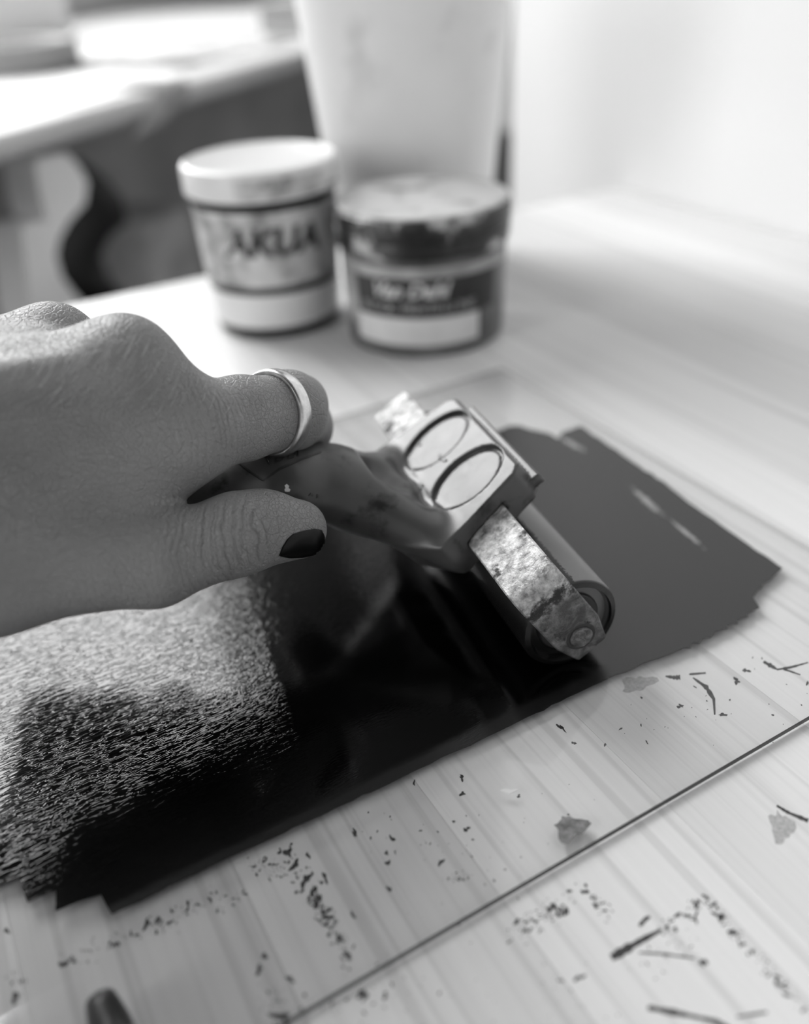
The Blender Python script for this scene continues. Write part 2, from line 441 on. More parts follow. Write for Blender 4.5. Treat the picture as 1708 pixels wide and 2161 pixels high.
def stroke_px(path, wid):
    path = np.array(path, float); k = len(path)*4
    tt = np.linspace(0, len(path)-1, k); P = np.stack([np.interp(tt, range(len(path)), path[:, i]) for i in (0, 1)], 1)
    W = np.interp(tt, range(len(path)), wid)*(1+rng.uniform(-.3, .3, k)); D = np.gradient(P, axis=0); N = np.stack([-D[:, 1], D[:, 0]], 1); N /= np.linalg.norm(N, axis=1)[:, None]
    L = P+N*W[:, None]/2; Rr = P-N*W[:, None]/2
    return [tuple(x) for x in L]+[tuple(x) for x in Rr[::-1]]
def flat_mark(name, pxs, m, parent, z=0., th=TH):
    bm = bmesh.new(); extrude_poly(bm, to_uv_list(pxs, z+th), z-th*.5, z+th); return bm_obj(name, bm, m, parent)
strokes = [([(1463, 1430), (1491, 1450), (1507, 1475), (1509, 1508)], [2, 9, 7, 3]),
           ([(1291, 2021), (1320, 2004), (1355, 1984), (1397, 1962)], [12, 22, 12, 7]),
           ([(1349, 2010), (1400, 2013), (1466, 2022)], [4, 5, 3]),
           ([(1368, 2126), (1420, 2136), (1470, 2146), (1512, 2156), (1540, 2175)], [9, 13, 8, 10, 16]),
           ([(1556, 2146), (1600, 2139), (1620, 2136)], [5, 6, 4]),
           ([(1612, 1396), (1626, 1404), (1640, 1412)], [4, 9, 3]), ([(1640, 1413), (1670, 1408), (1706, 1398)], [4, 5, 3]), ([(1655, 1412), (1690, 1424)], [4, 2]),
           ([(1405, 1427), (1425, 1430), (1436, 1429)], [3, 8, 10]), ([(1455, 1423), (1490, 1420)], [4, 4]),
           ([(1350, 1954), (1362, 1940), (1372, 1934)], [7, 9, 5]), ([(1640, 1700), (1665, 1715), (1706, 1732)], [4, 6, 8])]
for path, wd in strokes: flat_mark('ink_stroke', stroke_px(path, wd), M['dried'], table)
blobs = [(1484, 2031, 14, 8, .7), (1222, 2063, 14, 7, -.4), (1184, 2069, 7, 4, 0), (608, 1799, 9, 14, .3), (622, 1826, 10, 16, .5), (645, 1858, 12, 18, .6), (661, 1882, 10, 12, .5), (749, 1758, 5, 13, -.5), (828, 1770, 6, 9, -.4), (816, 1800, 4, 8, -.4),
         (819, 1821, 6, 8, -.3), (821, 1876, 5, 9, -.4), (717, 1979, 7, 14, -.3), (734, 2016, 9, 13, -.3), (558, 2018, 10, 7, -.6), (547, 2046, 9, 12, .3), (612, 2066, 14, 6, .3), (592, 2145, 22, 14, .2), (766, 2098, 11, 18, .3), (813, 2102, 7, 10, 0),
         (745, 1931, 5, 9, -.3), (686, 1852, 6, 14, -.5), (650, 1805, 5, 9, -.3), (976, 1675, 7, 6, .5), (975, 1641, 5, 10, -.6), (985, 1750, 7, 8, .5), (309, 1950, 8, 14, .2), (333, 1942, 8, 9, .1), (247, 1992, 8, 8, 0), (32, 2105, 10, 14, 0), (14, 1964, 6, 9, 0), (135, 2034, 11, 9, .2),
         (874, 1652, 4, 6, 0), (931, 1820, 6, 10, .6), (1185, 1535, 5, 14, -.7), (1212, 1568, 6, 4, 0), (1575, 1415, 10, 5, 0), (1555, 1437, 9, 8, .3), (1436, 1490, 10, 5, .2), (1526, 1508, 12, 4, -.2), (1095, 1680, 5, 4, 0)]
for b in blobs: flat_mark('ink_spot', blob_px(b[0], b[1], b[2]*.72, b[3]*.72, b[4], 18, .75), M['dried'], table)
for b in ((1650, 1745, 20, 38, -.4), (1346, 1443, 30, 18, -.3)): flat_mark('smudge', blob_px(*b, 24, .5), M['faded'], table)
bm = bmesh.new()
def specks(path, n, spread, r0, r1):
    path = np.array(path, float)
    for _ in range(n):
        s = rng.uniform(0, len(path)-1); i = min(int(s), len(path)-2); c = path[i]+(path[i+1]-path[i])*(s-i)+rng.normal(0, spread, 2)
        r = .78*(r0+(r1-r0)*rng.random()**2.6); a = rng.uniform(0, 3.14)
        extrude_poly(bm, to_uv_list(blob_px(c[0], c[1], r*rng.uniform(1, 1.9), r*.75, a, 7, .5), TH), -2e-5, TH)
specks([(1080, 1972), (1150, 1932), (1222, 1886)], 75, 12, 1.5, 7); specks([(1238, 1876), (1262, 1905), (1286, 1938)], 26, 7, 1.5, 6)
specks([(1390, 1962), (1450, 1930), (1477, 1892)], 34, 9, 1.5, 7); specks([(1477, 1890), (1520, 1930), (1560, 1980), (1610, 2040), (1660, 2090), (1706, 2130)], 90, 7, 1.5, 8)
specks([(600, 1790), (650, 1870), (700, 1950), (740, 2030)], 70, 16, 1.5, 6); specks([(130, 2030), (295, 1962), (440, 1905)], 70, 14, 1.5, 6)
specks([(655, 1880), (690, 1935), (705, 1965)], 60, 9, 1.5, 7); specks([(540, 1820), (600, 1840)], 50, 12, 1, 4); specks([(440, 1910), (500, 1890)], 30, 12, 1, 5); specks([(940, 1860), (985, 1850)], 24, 8, 1, 4)
specks([(20, 2110), (40, 2040)], 14, 12, 1.5, 5); specks([(560, 2110), (620, 2150)], 36, 26, 1.5, 6); specks([(860, 2040), (1160, 1700)], 26, 60, 1, 3.5); specks([(740, 1720), (1000, 1800)], 34, 40, 1, 4)
specks([(900, 2090), (1300, 2110)], 30, 40, 1.2, 4.5); specks([(1330, 2030), (1460, 2000)], 26, 18, 1.2, 5); specks([(1260, 1540), (1600, 1480)], 26, 40, 1, 4); specks([(1600, 1400), (1700, 1520)], 10, 30, 1, 4); specks([(640, 2150), (860, 2080)], 24, 22, 1.5, 6)
sp = bm_obj('ink_specks', bm, M['dried'], table); sp['kind'] = 'stuff'

# ------------------------------------------------------------------ glass plate
GT = .002; GU0, GU1, GV0, GV1 = -.14, .2035, .0842, .2868
t = NT('clear_glass'); geo = t.node('ShaderNodeNewGeometry'); fr = t.node('ShaderNodeFresnel'); fr.inputs['IOR'].default_value = 1.5
fac = t.math('MULTIPLY', fr.outputs[0], t.math('SUBTRACT', 1., geo.outputs['Backfacing']))
tr = t.node('ShaderNodeBsdfTransparent'); tr.inputs[0].default_value = (.965, .965, .965, 1); gl = t.node('ShaderNodeBsdfGlossy'); gl.inputs['Roughness'].default_value = .015
mx = t.node('ShaderNodeMixShader'); t.link(fac, mx.inputs[0]); t.link(tr.outputs[0], mx.inputs[1]); t.link(gl.outputs[0], mx.inputs[2]); t.link(mx.outputs[0], t.out.inputs[0]); M['glass'] = t.m
M['glass_edge'] = plain('dark_glass_edge', .06, .2, var=.15, scale=60)
t = NT('pale_glass_edge'); tr = t.node('ShaderNodeBsdfTransparent'); tr.inputs[0].default_value = (.8, .8, .8, 1); mx = t.node('ShaderNodeMixShader', i_0=.25); t.b.inputs['Base Color'].default_value = (.3, .3, .3, 1); t.b.inputs['Roughness'].default_value = .2
t.link(tr.outputs[0], mx.inputs[1]); t.link(t.b.outputs[0], mx.inputs[2]); t.link(mx.outputs[0], t.out.inputs[0]); M['glass_edge_far'] = t.m
bm = bmesh.new(); box_bm(bm, (GU0, GV0, .00006), (GU1, GV1, GT), .0002, 1)
gp = bm_obj('glass_plate', bm, M['glass']); gp.data.materials.append(M['glass_edge']); gp.rotation_euler = (0, 0, math.radians(28))
gp.data.materials.append(M['glass_edge_far'])
for p in gp.data.polygons:
    if abs(p.normal.z) < .3: p.material_index = 1 if p.normal.y < -.5 else 2
tag(gp, 'clear glass inking plate lying on the pine table', 'glass plate')

# ------------------------------------------------------------------ rolled-out ink
def rag(pts, amp, n):
    out = []
    for (x0, y0), (x1, y1) in zip(pts[:-1], pts[1:]):
        for i in range(n):
            f = i/n; out.append((x0+(x1-x0)*f+rng.normal(0, amp), y0+(y1-y0)*f+rng.normal(0, amp)))
    return out+[pts[-1]]
def teeth(pts, n, amp):
    out = []
    for (x0, y0), (x1, y1) in zip(pts[:-1], pts[1:]):
        for i in range(n):
            f = (i+rng.uniform(-.3, .3))/n; s = (amp if i % 2 else -amp*.4)*rng.uniform(.3, 1)
            out.append((x0+(x1-x0)*f+s*.8, y0+(y1-y0)*f+s*.45))
    return out
px = [(40, 1850), (46, 1872), (58, 1906), (86, 1892), (119, 1879), (117, 1923), (165, 1903), (213, 1888), (224, 1910), (236, 1931)]
px += rag([(236, 1931), (600, 1757), (820, 1655), (1080, 1530), (1285, 1432)], 1.0, 12)
px += rag([(1285, 1432), (1375, 1396), (1440, 1370)], 1.5, 5) + teeth([(1440, 1370), (1520, 1332), (1590, 1290)], 7, 10)
px += [(1604, 1283), (1590, 1262), (1600, 1246)] + teeth([(1600, 1246), (1628, 1216)], 4, 5) + [(1652, 1200)]
px += rag([(1652, 1200), (1540, 1122), (1400, 1018), (1300, 950), (1226, 899)], 1.2, 8) + [(1200, 908), (1186, 913), (1178, 926), (1160, 915), (1118, 906), (1095, 898), (1075, 899), (1060, 906)]
ink_uv = to_uv_list(px, GT)
ink_uv += [(.12, .2415), (.05, .242), (-.02, .241), (-.13, .241), (-.13, .150), (-.06, .1405), (-.03, .1401)]
t = NT('wet_black_ink'); tc = t.node('ShaderNodeTexCoord'); sx = t.node('ShaderNodeSeparateXYZ'); t.link(tc.outputs['Object'], sx.inputs[0]); u_, v_ = sx.outputs[0], sx.outputs[1]
def mp(sx_, sy_, rz=0.):
    m_ = t.node('ShaderNodeMapping'); m_.inputs['Scale'].default_value = (sx_, sy_, 1); m_.inputs['Rotation'].default_value = (0, 0, rz); t.link(tc.outputs['Object'], m_.inputs['Vector']); return m_.outputs[0]
n1 = t.noise(mp(270, 1150, .06), 1, 2, .5, .8); n2 = t.noise(mp(520, 2400), 1, 2, .5, .3); n3 = t.noise(mp(620, 900), 1, 2, .5, .5)
n1 = t.sstep(t.math('ABSOLUTE', t.math('SUBTRACT', n1, .5)), 0., .06); n3 = t.sstep(t.math('ABSOLUTE', t.math('SUBTRACT', n3, .5)), 0., .06)
lapx = t.math('ADD', u_, t.math('MULTIPLY', v_, -.1763)); lapx = t.math('ADD', lapx, t.math('MULTIPLY', t.noise(mp(160, 160), 1, 3), .003))
left = t.sstep(lapx, .0215, .0195)                                   # stippled pass left of the lap mark
right = t.sstep(lapx, .094, .104)                                    # ahead of the roller: smoother, duller film, wall reflection lightened into its colour
coarse = t.sstep(lapx, -.02, .019)
h1 = t.math('ADD', t.math('MULTIPLY', n1, .5), t.math('MULTIPLY', t.math('MULTIPLY', n3, coarse), .26)); h1 = t.math('ADD', h1, t.math('MULTIPLY', t.noise(mp(300, 900, .06), 1, 1), .42))
hh = t.math('ADD', t.math('MULTIPLY', h1, left), t.math('MULTIPLY', t.math('MULTIPLY', n2, .9), t.math('SUBTRACT', 1., left)))
thick = t.sstep(t.math('ADD', t.math('ADD', v_, t.math('MULTIPLY', u_, -.33)), t.math('MULTIPLY', t.noise(mp(60, 60), 1, 3), .020)), .148, .188)   # the film lies thicker and more wrinkled towards the far side
t.bump(hh, .00011, t.math('MULTIPLY', t.math('ADD', t.math('MULTIPLY', thick, .82), .18), t.math('SUBTRACT', 1., t.math('MULTIPLY', right, .88))))
edge = t.sstep(t.math('ADD', v_, t.math('MULTIPLY', t.noise(mp(90, 300), 1, 3), .002)), .1252, .1226)
edge = t.math('MULTIPLY', edge, t.math('SUBTRACT', 1., right))
rgh = t.math('ADD', .07, t.math('MULTIPLY', right, .2)); rgh = t.math('ADD', rgh, t.math('MULTIPLY', edge, .2))
col = t.math('ADD', .001, t.math('MULTIPLY', edge, .007)); col = t.math('ADD', col, t.math('MULTIPLY', right, .016))
cmb = t.node('ShaderNodeCombineColor'); [t.link(col, cmb.inputs[i]) for i in range(3)]
t.set(color=cmb.outputs[0], rough=rgh, ior=1.5)
# bare streaks where the film has skipped
def streak(p0, p1, wid):
    (a0, b0), (a1, b1) = uv(*p0, GT), uv(*p1, GT); L = math.hypot(a1-a0, b1-b0); ang = math.atan2(b1-b0, a1-a0)
    m_ = t.node('ShaderNodeMapping', vector_type='TEXTURE'); m_.inputs['Location'].default_value = ((a0+a1)/2, (b0+b1)/2, 0); m_.inputs['Rotation'].default_value = (0, 0, ang); m_.inputs['Scale'].default_value = (L/2, wid/2, 1)
    t.link(tc.outputs['Object'], m_.inputs['Vector'])
    fl = t.node('ShaderNodeVectorMath', operation='MULTIPLY'); fl.inputs[1].default_value = (1, 1, 0); t.link(m_.outputs[0], fl.inputs[0])
    ln = t.node('ShaderNodeVectorMath', operation='LENGTH'); t.link(fl.outputs[0], ln.inputs[0])
    return t.sstep(t.math('ADD', ln.outputs['Value'], t.math('MULTIPLY', t.noise(mp(700, 500), 1, 4, .6), 1.5)), 1.65, .9)
mk = None
for s_ in (((1322, 1020), (1412, 1100), .0042), ((1400, 1085), (1500, 1168), .0026), ((1165, 912), (1250, 962), .0045)):
    k_ = streak(*s_); mk = k_ if mk is None else t.math('MAXIMUM', mk, k_)
t.link(t.mix(t.math('MULTIPLY', mk, .75), cmb.outputs[0], .42), t.b.inputs['Base Color'])
M['ink'] = t.m
bm = bmesh.new(); extrude_poly(bm, ink_uv, GT+1e-5, GT+.00012)
ink = bm_obj('ink_film', bm, M['ink']); ink.rotation_euler = (0, 0, math.radians(28)); tag(ink, 'glossy black relief ink rolled out in a broad strip on the glass', 'ink')
smu = flat_mark('ink_smudge', blob_px(1205, 1747, 33, 24, .35, 26, .5), M['faint'], None, GT, 5e-5); smu.rotation_euler = (0, 0, math.radians(28)); tag(smu, 'small grey ink smudge on the bare glass below the ink strip', 'smudge')
M['fleck'] = plain('pale_fleck', .85, .5)
flk = flat_mark('paint_fleck', blob_px(1074, 1669, 15, 5, -.25, 16, .8), M['fleck'], None, GT, 8e-5); flk.rotation_euler = (0, 0, math.radians(28)); tag(flk, 'tiny white paint fleck stuck on the bare glass', 'paint fleck')

# ------------------------------------------------------------------ brayer
IZ = GT+.00012
AX = math.radians(-72.12); A_ = np.array([math.cos(AX), math.sin(AX), 0]); PV = np.array([A_[1], -A_[0], 0])
TAU = .5899; ZV = np.array([0, 0, 1.]); NV = math.cos(TAU)*ZV+math.sin(TAU)*PV; QV = math.cos(TAU)*PV-math.sin(TAU)*ZV
RR = .0129; CN = np.array([.0394, .1659, IZ+RR]); HB = .022; RLEN = .1
def L3(s, q, n): return CN-A_*s+QV*q+NV*n
CM = CN-A_*.05
def HP(p, z, s=50.): return CM+PV*p/1e3-A_*(s-50)/1e3+np.array([0, 0, z/1e3-CM[2]])
t = NT('dark_handle_plastic'); v = t.coord('Object'); n = t.noise(v, 60, 5); n2 = t.noise(v, 220, 4, .6)
st = t.sstep(t.noise(v, 95, 5, .6), .56, .70)
t.set(color=t.mix(st, t.ramp(n, [(.3, .055), (.7, .085)]), .018), rough=t.math('ADD', .26, t.math('MULTIPLY', n2, .16)), ior=1.52); t.bump(n2, .0001, .35); M['plastic'] = t.m
t = NT('worn_cast_metal'); v = t.coord('Object'); n = t.noise(v, 480, 6, .66); nb = t.noise(v, 240, 6, .66, 1.0)
st = t.sstep(t.noise(v, 150, 6, .68), .57, .65)
tcw = t.node('ShaderNodeTexCoord'); nd = t.node('ShaderNodeVectorMath', operation='DOT_PRODUCT'); t.link(tcw.outputs['Object'], nd.inputs[0]); nd.inputs[1].default_value = tuple(NV-.35*A_)
hgt = t.math('SUBTRACT', nd.outputs['Value'], float(L3(-.0034, 0, .0150)@(NV-.35*A_)))
bandm = t.math('ADD', t.math('ABSOLUTE', hgt), t.math('MULTIPLY', t.noise(v, 240, 6, .7), .0110))
nearm = t.node('ShaderNodeVectorMath', operation='DISTANCE'); t.link(tcw.outputs['Object'], nearm.inputs[0]); nearm.inputs[1].default_value = tuple(L3(-.0034, 0, .010))
st = t.math('MAXIMUM', st, t.math('MULTIPLY', t.sstep(bandm, .0084, .0062), t.sstep(nearm.outputs['Value'], .02, .015)))
leg_dark = t.math('MULTIPLY', t.sstep(hgt, .001, -.004), t.sstep(nearm.outputs['Value'], .026, .02)); leg_dark = t.math('MULTIPLY', leg_dark, t.ramp(t.noise(v, 200, 5, .65), [(.3, .45), (.6, .95)]))  # near leg mixed unevenly darker below the bend
t.set(color=t.mix(st, t.mix(leg_dark, t.ramp(n, [(.34, .20), (.66, .72)]), .10), .02), rough=t.math('ADD', .42, t.math('MULTIPLY', n, .22)), metal=t.math('SUBTRACT', .85, t.math('MULTIPLY', st, .85)))
t.bump(t.math('ADD', nb, t.math('MULTIPLY', n, .5)), .0010, 1.); M['cast'] = t.m
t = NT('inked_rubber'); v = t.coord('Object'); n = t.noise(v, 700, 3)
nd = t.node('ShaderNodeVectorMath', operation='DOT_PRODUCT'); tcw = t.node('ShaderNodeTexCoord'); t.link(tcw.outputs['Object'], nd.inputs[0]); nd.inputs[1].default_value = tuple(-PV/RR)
grey_mask = t.math('ADD', t.math('SUBTRACT', nd.outputs['Value'], float(CN@-PV)/RR), t.math('MULTIPLY', t.noise(v, 1300, 4, .7), .22))
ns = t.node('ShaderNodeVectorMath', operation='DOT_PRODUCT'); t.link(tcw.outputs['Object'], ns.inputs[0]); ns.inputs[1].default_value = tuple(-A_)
grey_side = t.math('MULTIPLY', t.sstep(grey_mask, .13, .17), t.sstep(t.math('SUBTRACT', ns.outputs['Value'], float(CN@-A_)), .0006, .0012))  # rubber grey on the side away from the handle, black elsewhere
t.set(color=t.mix(grey_side, .006, .19), rough=.26, ior=1.5); t.bump(n, .00008, .5); M['rubber'] = t.m
M['rubber_core'] = plain('roller_core', .03, .4, var=.3, scale=200)
brayer = empty('ink_brayer', tuple(CM-np.array([0, 0, RR]))); tag(brayer, 'ink roller with dark moulded handle and worn metal frame held on the ink', 'ink roller')
INVB = Matrix.Translation(-brayer.location)
def child(o, parent=brayer):
    o.parent = parent
    if parent.type == 'EMPTY': o.matrix_parent_inverse = Matrix.Translation(-parent.location)
    return o
def block_sdf(P):
    d = P-CN; s = -(d@A_)*1e3; q = (d@QV)*1e3; n = (d@NV)*1e3
    poly = [(29.5, -16.5), (70, -16.5), (72.5, -14), (76, 6), (76, 12), (63, 21), (37, 21), (23, 12), (23.5, 6), (27, -14)]
    m2 = np.full(len(P), -1e9); c = np.array([49.5, -2.])
    for i in range(len(poly)):
        a = np.array(poly[i]); b = np.array(poly[(i+1) % len(poly)]); e = _unit(b-a); nr = np.array([e[1], -e[0]])
        if nr@(c-a) > 0: nr = -nr
        m2 = smax(m2, (s-a[0])*nr[0]+(q-a[1])*nr[1], .5) if i else (s-a[0])*nr[0]+(q-a[1])*nr[1]
    slope = n-(26.5-np.clip(-q-15.5, 0, 3)*.5-np.clip(q-6.0, 0, 20)*.55*np.clip((16-np.abs(s-49.5))/5, 0, 1))
    f = smax(smax(m2, slope, .7), 15.2-n, .7)
    lip = np.maximum(np.maximum(np.abs(s-49.5)-21.5, np.abs(q+15.5)-3.2), np.abs(n-18.5)-1.6)
    f = smin(f, lip, .6)
    for sc_, qc in ((60.5, -4.), (38.5, -4.)):                # the two oval pads, each in a moat
        k = np.sqrt(((s-sc_)/7.6)**2+((q-qc)/10.4)**2)
        f = smax(f, -np.maximum(k*8.2-9.0, 25.5-n), .45)
        f = smax(f, -np.maximum(np.abs(k*8.2-8.6)-.45, 25.1-n), .25)
    return f/1e3
HPATH = [(31, 31.0, 8.2), (37, 35.2, 8.9), (45, 39.6, 9.4), (56, 42.6, 9.8), (70, 43, 10), (88, 41, 10.2), (106, 38.5, 9.6)]
def grip_sdf(P):
    d = P-CM; p = (d@PV)*1e3; s = (d@A_)*1e3*.86; z = P[:, 2]*1e3; Q = np.stack([p, s, z], 1)
    f = None
    for (p0, z0, r0), (p1, z1, r1) in zip(HPATH[:-1], HPATH[1:]):
        c_ = cone(Q, (p0, 0, z0), (p1, 0, z1), r0, r1); f = c_ if f is None else smin(f, c_, 3.)
    return f/1e3
def handle_sdf(P):
    g = grip_sdf(P)
    for s_, e_ in ((27.5, .046), (71.5, .054)):                                    # the two shoulders of the yoke
        g = smin(g, cone(P, L3(s_/1e3, .0105, .0208), HP(41, 36.5, e_*1e3), .0052, .0080), .004)
    for s_, e_, r_ in ((37, 47.5, .0052), (49.5, 50, .0055), (62, 52.5, .0052)):
        g = smin(g, cone(P, L3(s_/1e3, .0125, .0178), HP(39, 34.5, e_), r_, .0078), .004)
    f = smin(block_sdf(P), g, .0045)
    d = P-CM; p = (d@PV)*1e3; s = (d@A_)*1e3; z = P[:, 2]*1e3                 # thumb scoop behind the pads
    sc_ = np.sqrt(((p-27)/9)**2+(s/10)**2+((z-42.5)/8.0)**2); f = smax(f, -(sc_-1)*.008, .0030)
    d2 = P-CN; n = d2@NV; q = d2@QV                                            # slot for the frame bar
    bar = np.maximum(np.maximum(np.abs(q)-.0068, np.abs(n-(HB-.0010))-.0014), -1)
    return np.maximum(f, -bar)
vs, qs = surface_net(handle_sdf, CM+np.array([-.125, -.075, -.008]), CM+np.array([.05, .04, .045]), .00055)
h_o = child(np_mesh('handle', vs, qs, M['plastic']))
# frame strip: leg, bend, bar, bend, leg
def arc(cx, cy, r, a0, a1, n=7): return [(cx+r*math.cos(a0+(a1-a0)*i/n), cy+r*math.sin(a0+(a1-a0)*i/n)) for i in range(n+1)]
ho, th_ = HB, .0018; e0, e1 = -.0034, RLEN+.0034; rb = .0055
outer = [(e0, -.0078), (e0, 0.), (e0, .008)]+arc(e0+rb, ho-rb, rb, math.pi, math.pi/2)+[(e0+rb+(e1-e0-2*rb)*i/8, ho) for i in range(1, 8)]+arc(e1-rb, ho-rb, rb, math.pi/2, 0)+[(e1, .008), (e1, 0.), (e1, -.0078)]
ri = rb-th_
inner = [(e0+th_, -.0078), (e0+th_, 0.), (e0+th_, .008)]+arc(e0+rb, ho-rb, ri, math.pi, math.pi/2)+[(e0+rb+(e1-e0-2*rb)*i/8, ho-th_) for i in range(1, 8)]+arc(e1-rb, ho-rb, ri, math.pi/2, 0)+[(e1-th_, .008), (e1-th_, 0.), (e1-th_, -.0078)]
nP = len(outer); vs = []; bv = .0004
def hw(i): return (.0046 if i in (0, nP-1) else .0066)
for i in range(nP):
    (so, no), (si, ni) = outer[i], inner[i]; k = hw(i); mo = (np.array([so, no])-np.array([si, ni])); mo = mo/np.linalg.norm(mo)*bv
    for (s_, n_, q_) in ((so, no, -k+bv), (so, no, k-bv), (so-mo[0], no-mo[1], k), (si+mo[0], ni+mo[1], k), (si, ni, k-bv), (si, ni, -k+bv), (si+mo[0], ni+mo[1], -k), (so-mo[0], no-mo[1], -k)): vs.append(L3(s_, q_, n_))
fs = []
for i in range(nP-1):
    for j in range(8): fs.append((i*8+j, i*8+(j+1) % 8, (i+1)*8+(j+1) % 8, (i+1)*8+j))
fs += [tuple(range(8))[::-1], tuple(range((nP-1)*8, nP*8))]
fr_o = child(mesh_obj('frame', vs, fs, M['cast'], None)); bm = bmesh.new(); bm.from_mesh(fr_o.data); bmesh.ops.recalc_face_normals(bm, faces=bm.faces); bm.to_mesh(fr_o.data); bm.free()
fr_o.data.polygons.foreach_set('use_smooth', [True]*len(fr_o.data.polygons))
try: fr_o.data.set_sharp_from_angle(angle=math.radians(35))
except Exception: pass
def disc(name, s0, s1, r, m, parent, qn=(0, 0), n=32, bev=.0004):
    vs, fs = [], []; prof = [(s0, r-bev), (s0+math.copysign(bev, s1-s0), r), (s1-math.copysign(bev, s1-s0), r), (s1, r-bev)]
    for s_, r_ in prof:
        for i in range(n):
            a = 2*math.pi*i/n; vs.append(CN-A_*s_+PV*(r_*math.cos(a))+ZV*(r_*math.sin(a))+QV*qn[0]+NV*qn[1])
    for j in range(3):
        for i in range(n): fs.append((j*n+i, j*n+(i+1) % n, (j+1)*n+(i+1) % n, (j+1)*n+i))
    fs += [tuple(range(n))[::-1], tuple(range(3*n, 4*n))]
    bm = bmesh.new(); V_ = [bm.verts.new(x) for x in vs]; [bm.faces.new([V_[i] for i in f]) for f in fs]; o = bm_obj(name, bm, m); o.data.polygons.foreach_set('use_smooth', [len(p.vertices) == 4 for p in o.data.polygons])
    o.parent = parent
    if parent is brayer: o.matrix_parent_inverse = Matrix.Translation(-brayer.location)
    return o
for s0, s1 in ((e0-.0009, e0+.0004), (e1+.0009, e1-.0004)): (disc('washer', s0*.9+s1*.1+(.0006 if s1 > s0 else -.0006), s1, .0042, M['rubber_core'], fr_o, (0, -.0014)), disc('rivet', s0, s1, .0030, M['cast'], fr_o, (0, -.0014)))
# roller: a tube of rubber with sunk ends
vs, fs = [], []; n = 72; prof = [(.0022, .0085), (.0022, .0105), (0., .0112), (.0004, RR-.0004), (.0012, RR), (.05, RR), (RLEN-.0012, RR), (RLEN-.0004, RR-.0004), (RLEN, .0112), (RLEN-.0022, .0105), (RLEN-.0022, .0085)]
for s_, r_ in prof:
    for i in range(n):
        a = 2*math.pi*i/n; vs.append(CN-A_*s_+PV*(r_*math.cos(a))+ZV*(r_*math.sin(a)))
for j in range(len(prof)-1):
    for i in range(n): fs.append((j*n+i, j*n+(i+1) % n, (j+1)*n+(i+1) % n, (j+1)*n+i))
fs += [tuple(range(n))[::-1], tuple(range((len(prof)-1)*n, len(prof)*n))]
bm = bmesh.new(); V_ = [bm.verts.new(x) for x in vs]; [bm.faces.new([V_[i] for i in f]) for f in fs]
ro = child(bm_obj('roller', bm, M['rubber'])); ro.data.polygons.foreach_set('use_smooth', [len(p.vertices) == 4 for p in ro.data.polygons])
try: ro.data.set_sharp_from_angle(angle=math.radians(40))
except Exception: pass
disc('axle', -.0045, RLEN+.0045, .0018, M['cast'], ro)
disc('end_cap', .0012, .0026, .0083, M['rubber_core'], ro)
# lettering badge and specks on the handle
M['badge'] = plain('badge_relief', .03, .4, var=.2, scale=200)
def on_handle(name, pts, fs, m, lift):
    S = on_surface(handle_sdf, pts, .15); S[np.abs(handle_sdf(S)) > 4e-4] = S[np.abs(handle_sdf(S)).argmin()]; N = grad(handle_sdf, S, 4e-4)
    vs = [(x, y) for x, y in pts]; tbl = {tuple(p): (s, nn) for p, s, nn in zip(map(tuple, pts), S, N)}
    o = solid_sheet(name, lambda x, y, l: tbl[(x, y)][0]+tbl[(x, y)][1]*(l-.00015), vs, fs, m, None, lift+.00015); o.parent = h_o; return o
tv, tf = text_mesh('VDBF', 36, .18, 0, 1.0)
bx = _unit([130, -36]); by = _unit([-.25, -1.]); o0 = np.array([597, 962.])
pts = [tuple(o0+bx*x*1.0-(-by)*y*.95) for x, y, *_ in tv]; on_handle('lettering', pts, tf, M['badge'], .0003)
for path, wd in (([(505, 978), (530, 998), (556, 1014)], [4, 4, 3]), ([(556, 1014), (590, 990), (640, 968), (678, 953)], [3, 4, 4, 4])):
    pl = stroke_px(path, wd); k = len(pl)//2; fs = [(i, i+1, 2*k-2-i, 2*k-1-i) for i in range(k-1)]
    on_handle('badge_line', pl, fs, M['badge'], .0002)
for i, (x, y, rx, ry, m_) in enumerate(((606, 1031, 7, 6, 'fleck'), (657, 1044, 5, 3, 'dried'), (671, 1047, 4, 3, 'dried'), (933, 967, 9, 6, 'dried'), (888, 1026, 7, 6, 'dried'), (884, 936, 7, 4, 'dried'))):
    pl = blob_px(x, y, rx, ry, .3, 10, .6); pl.append((x, y)); fs = [(i, (i+1) % 10, 10) for i in range(10)]
    on_handle('fleck', pl, fs, M[m_], .0002)
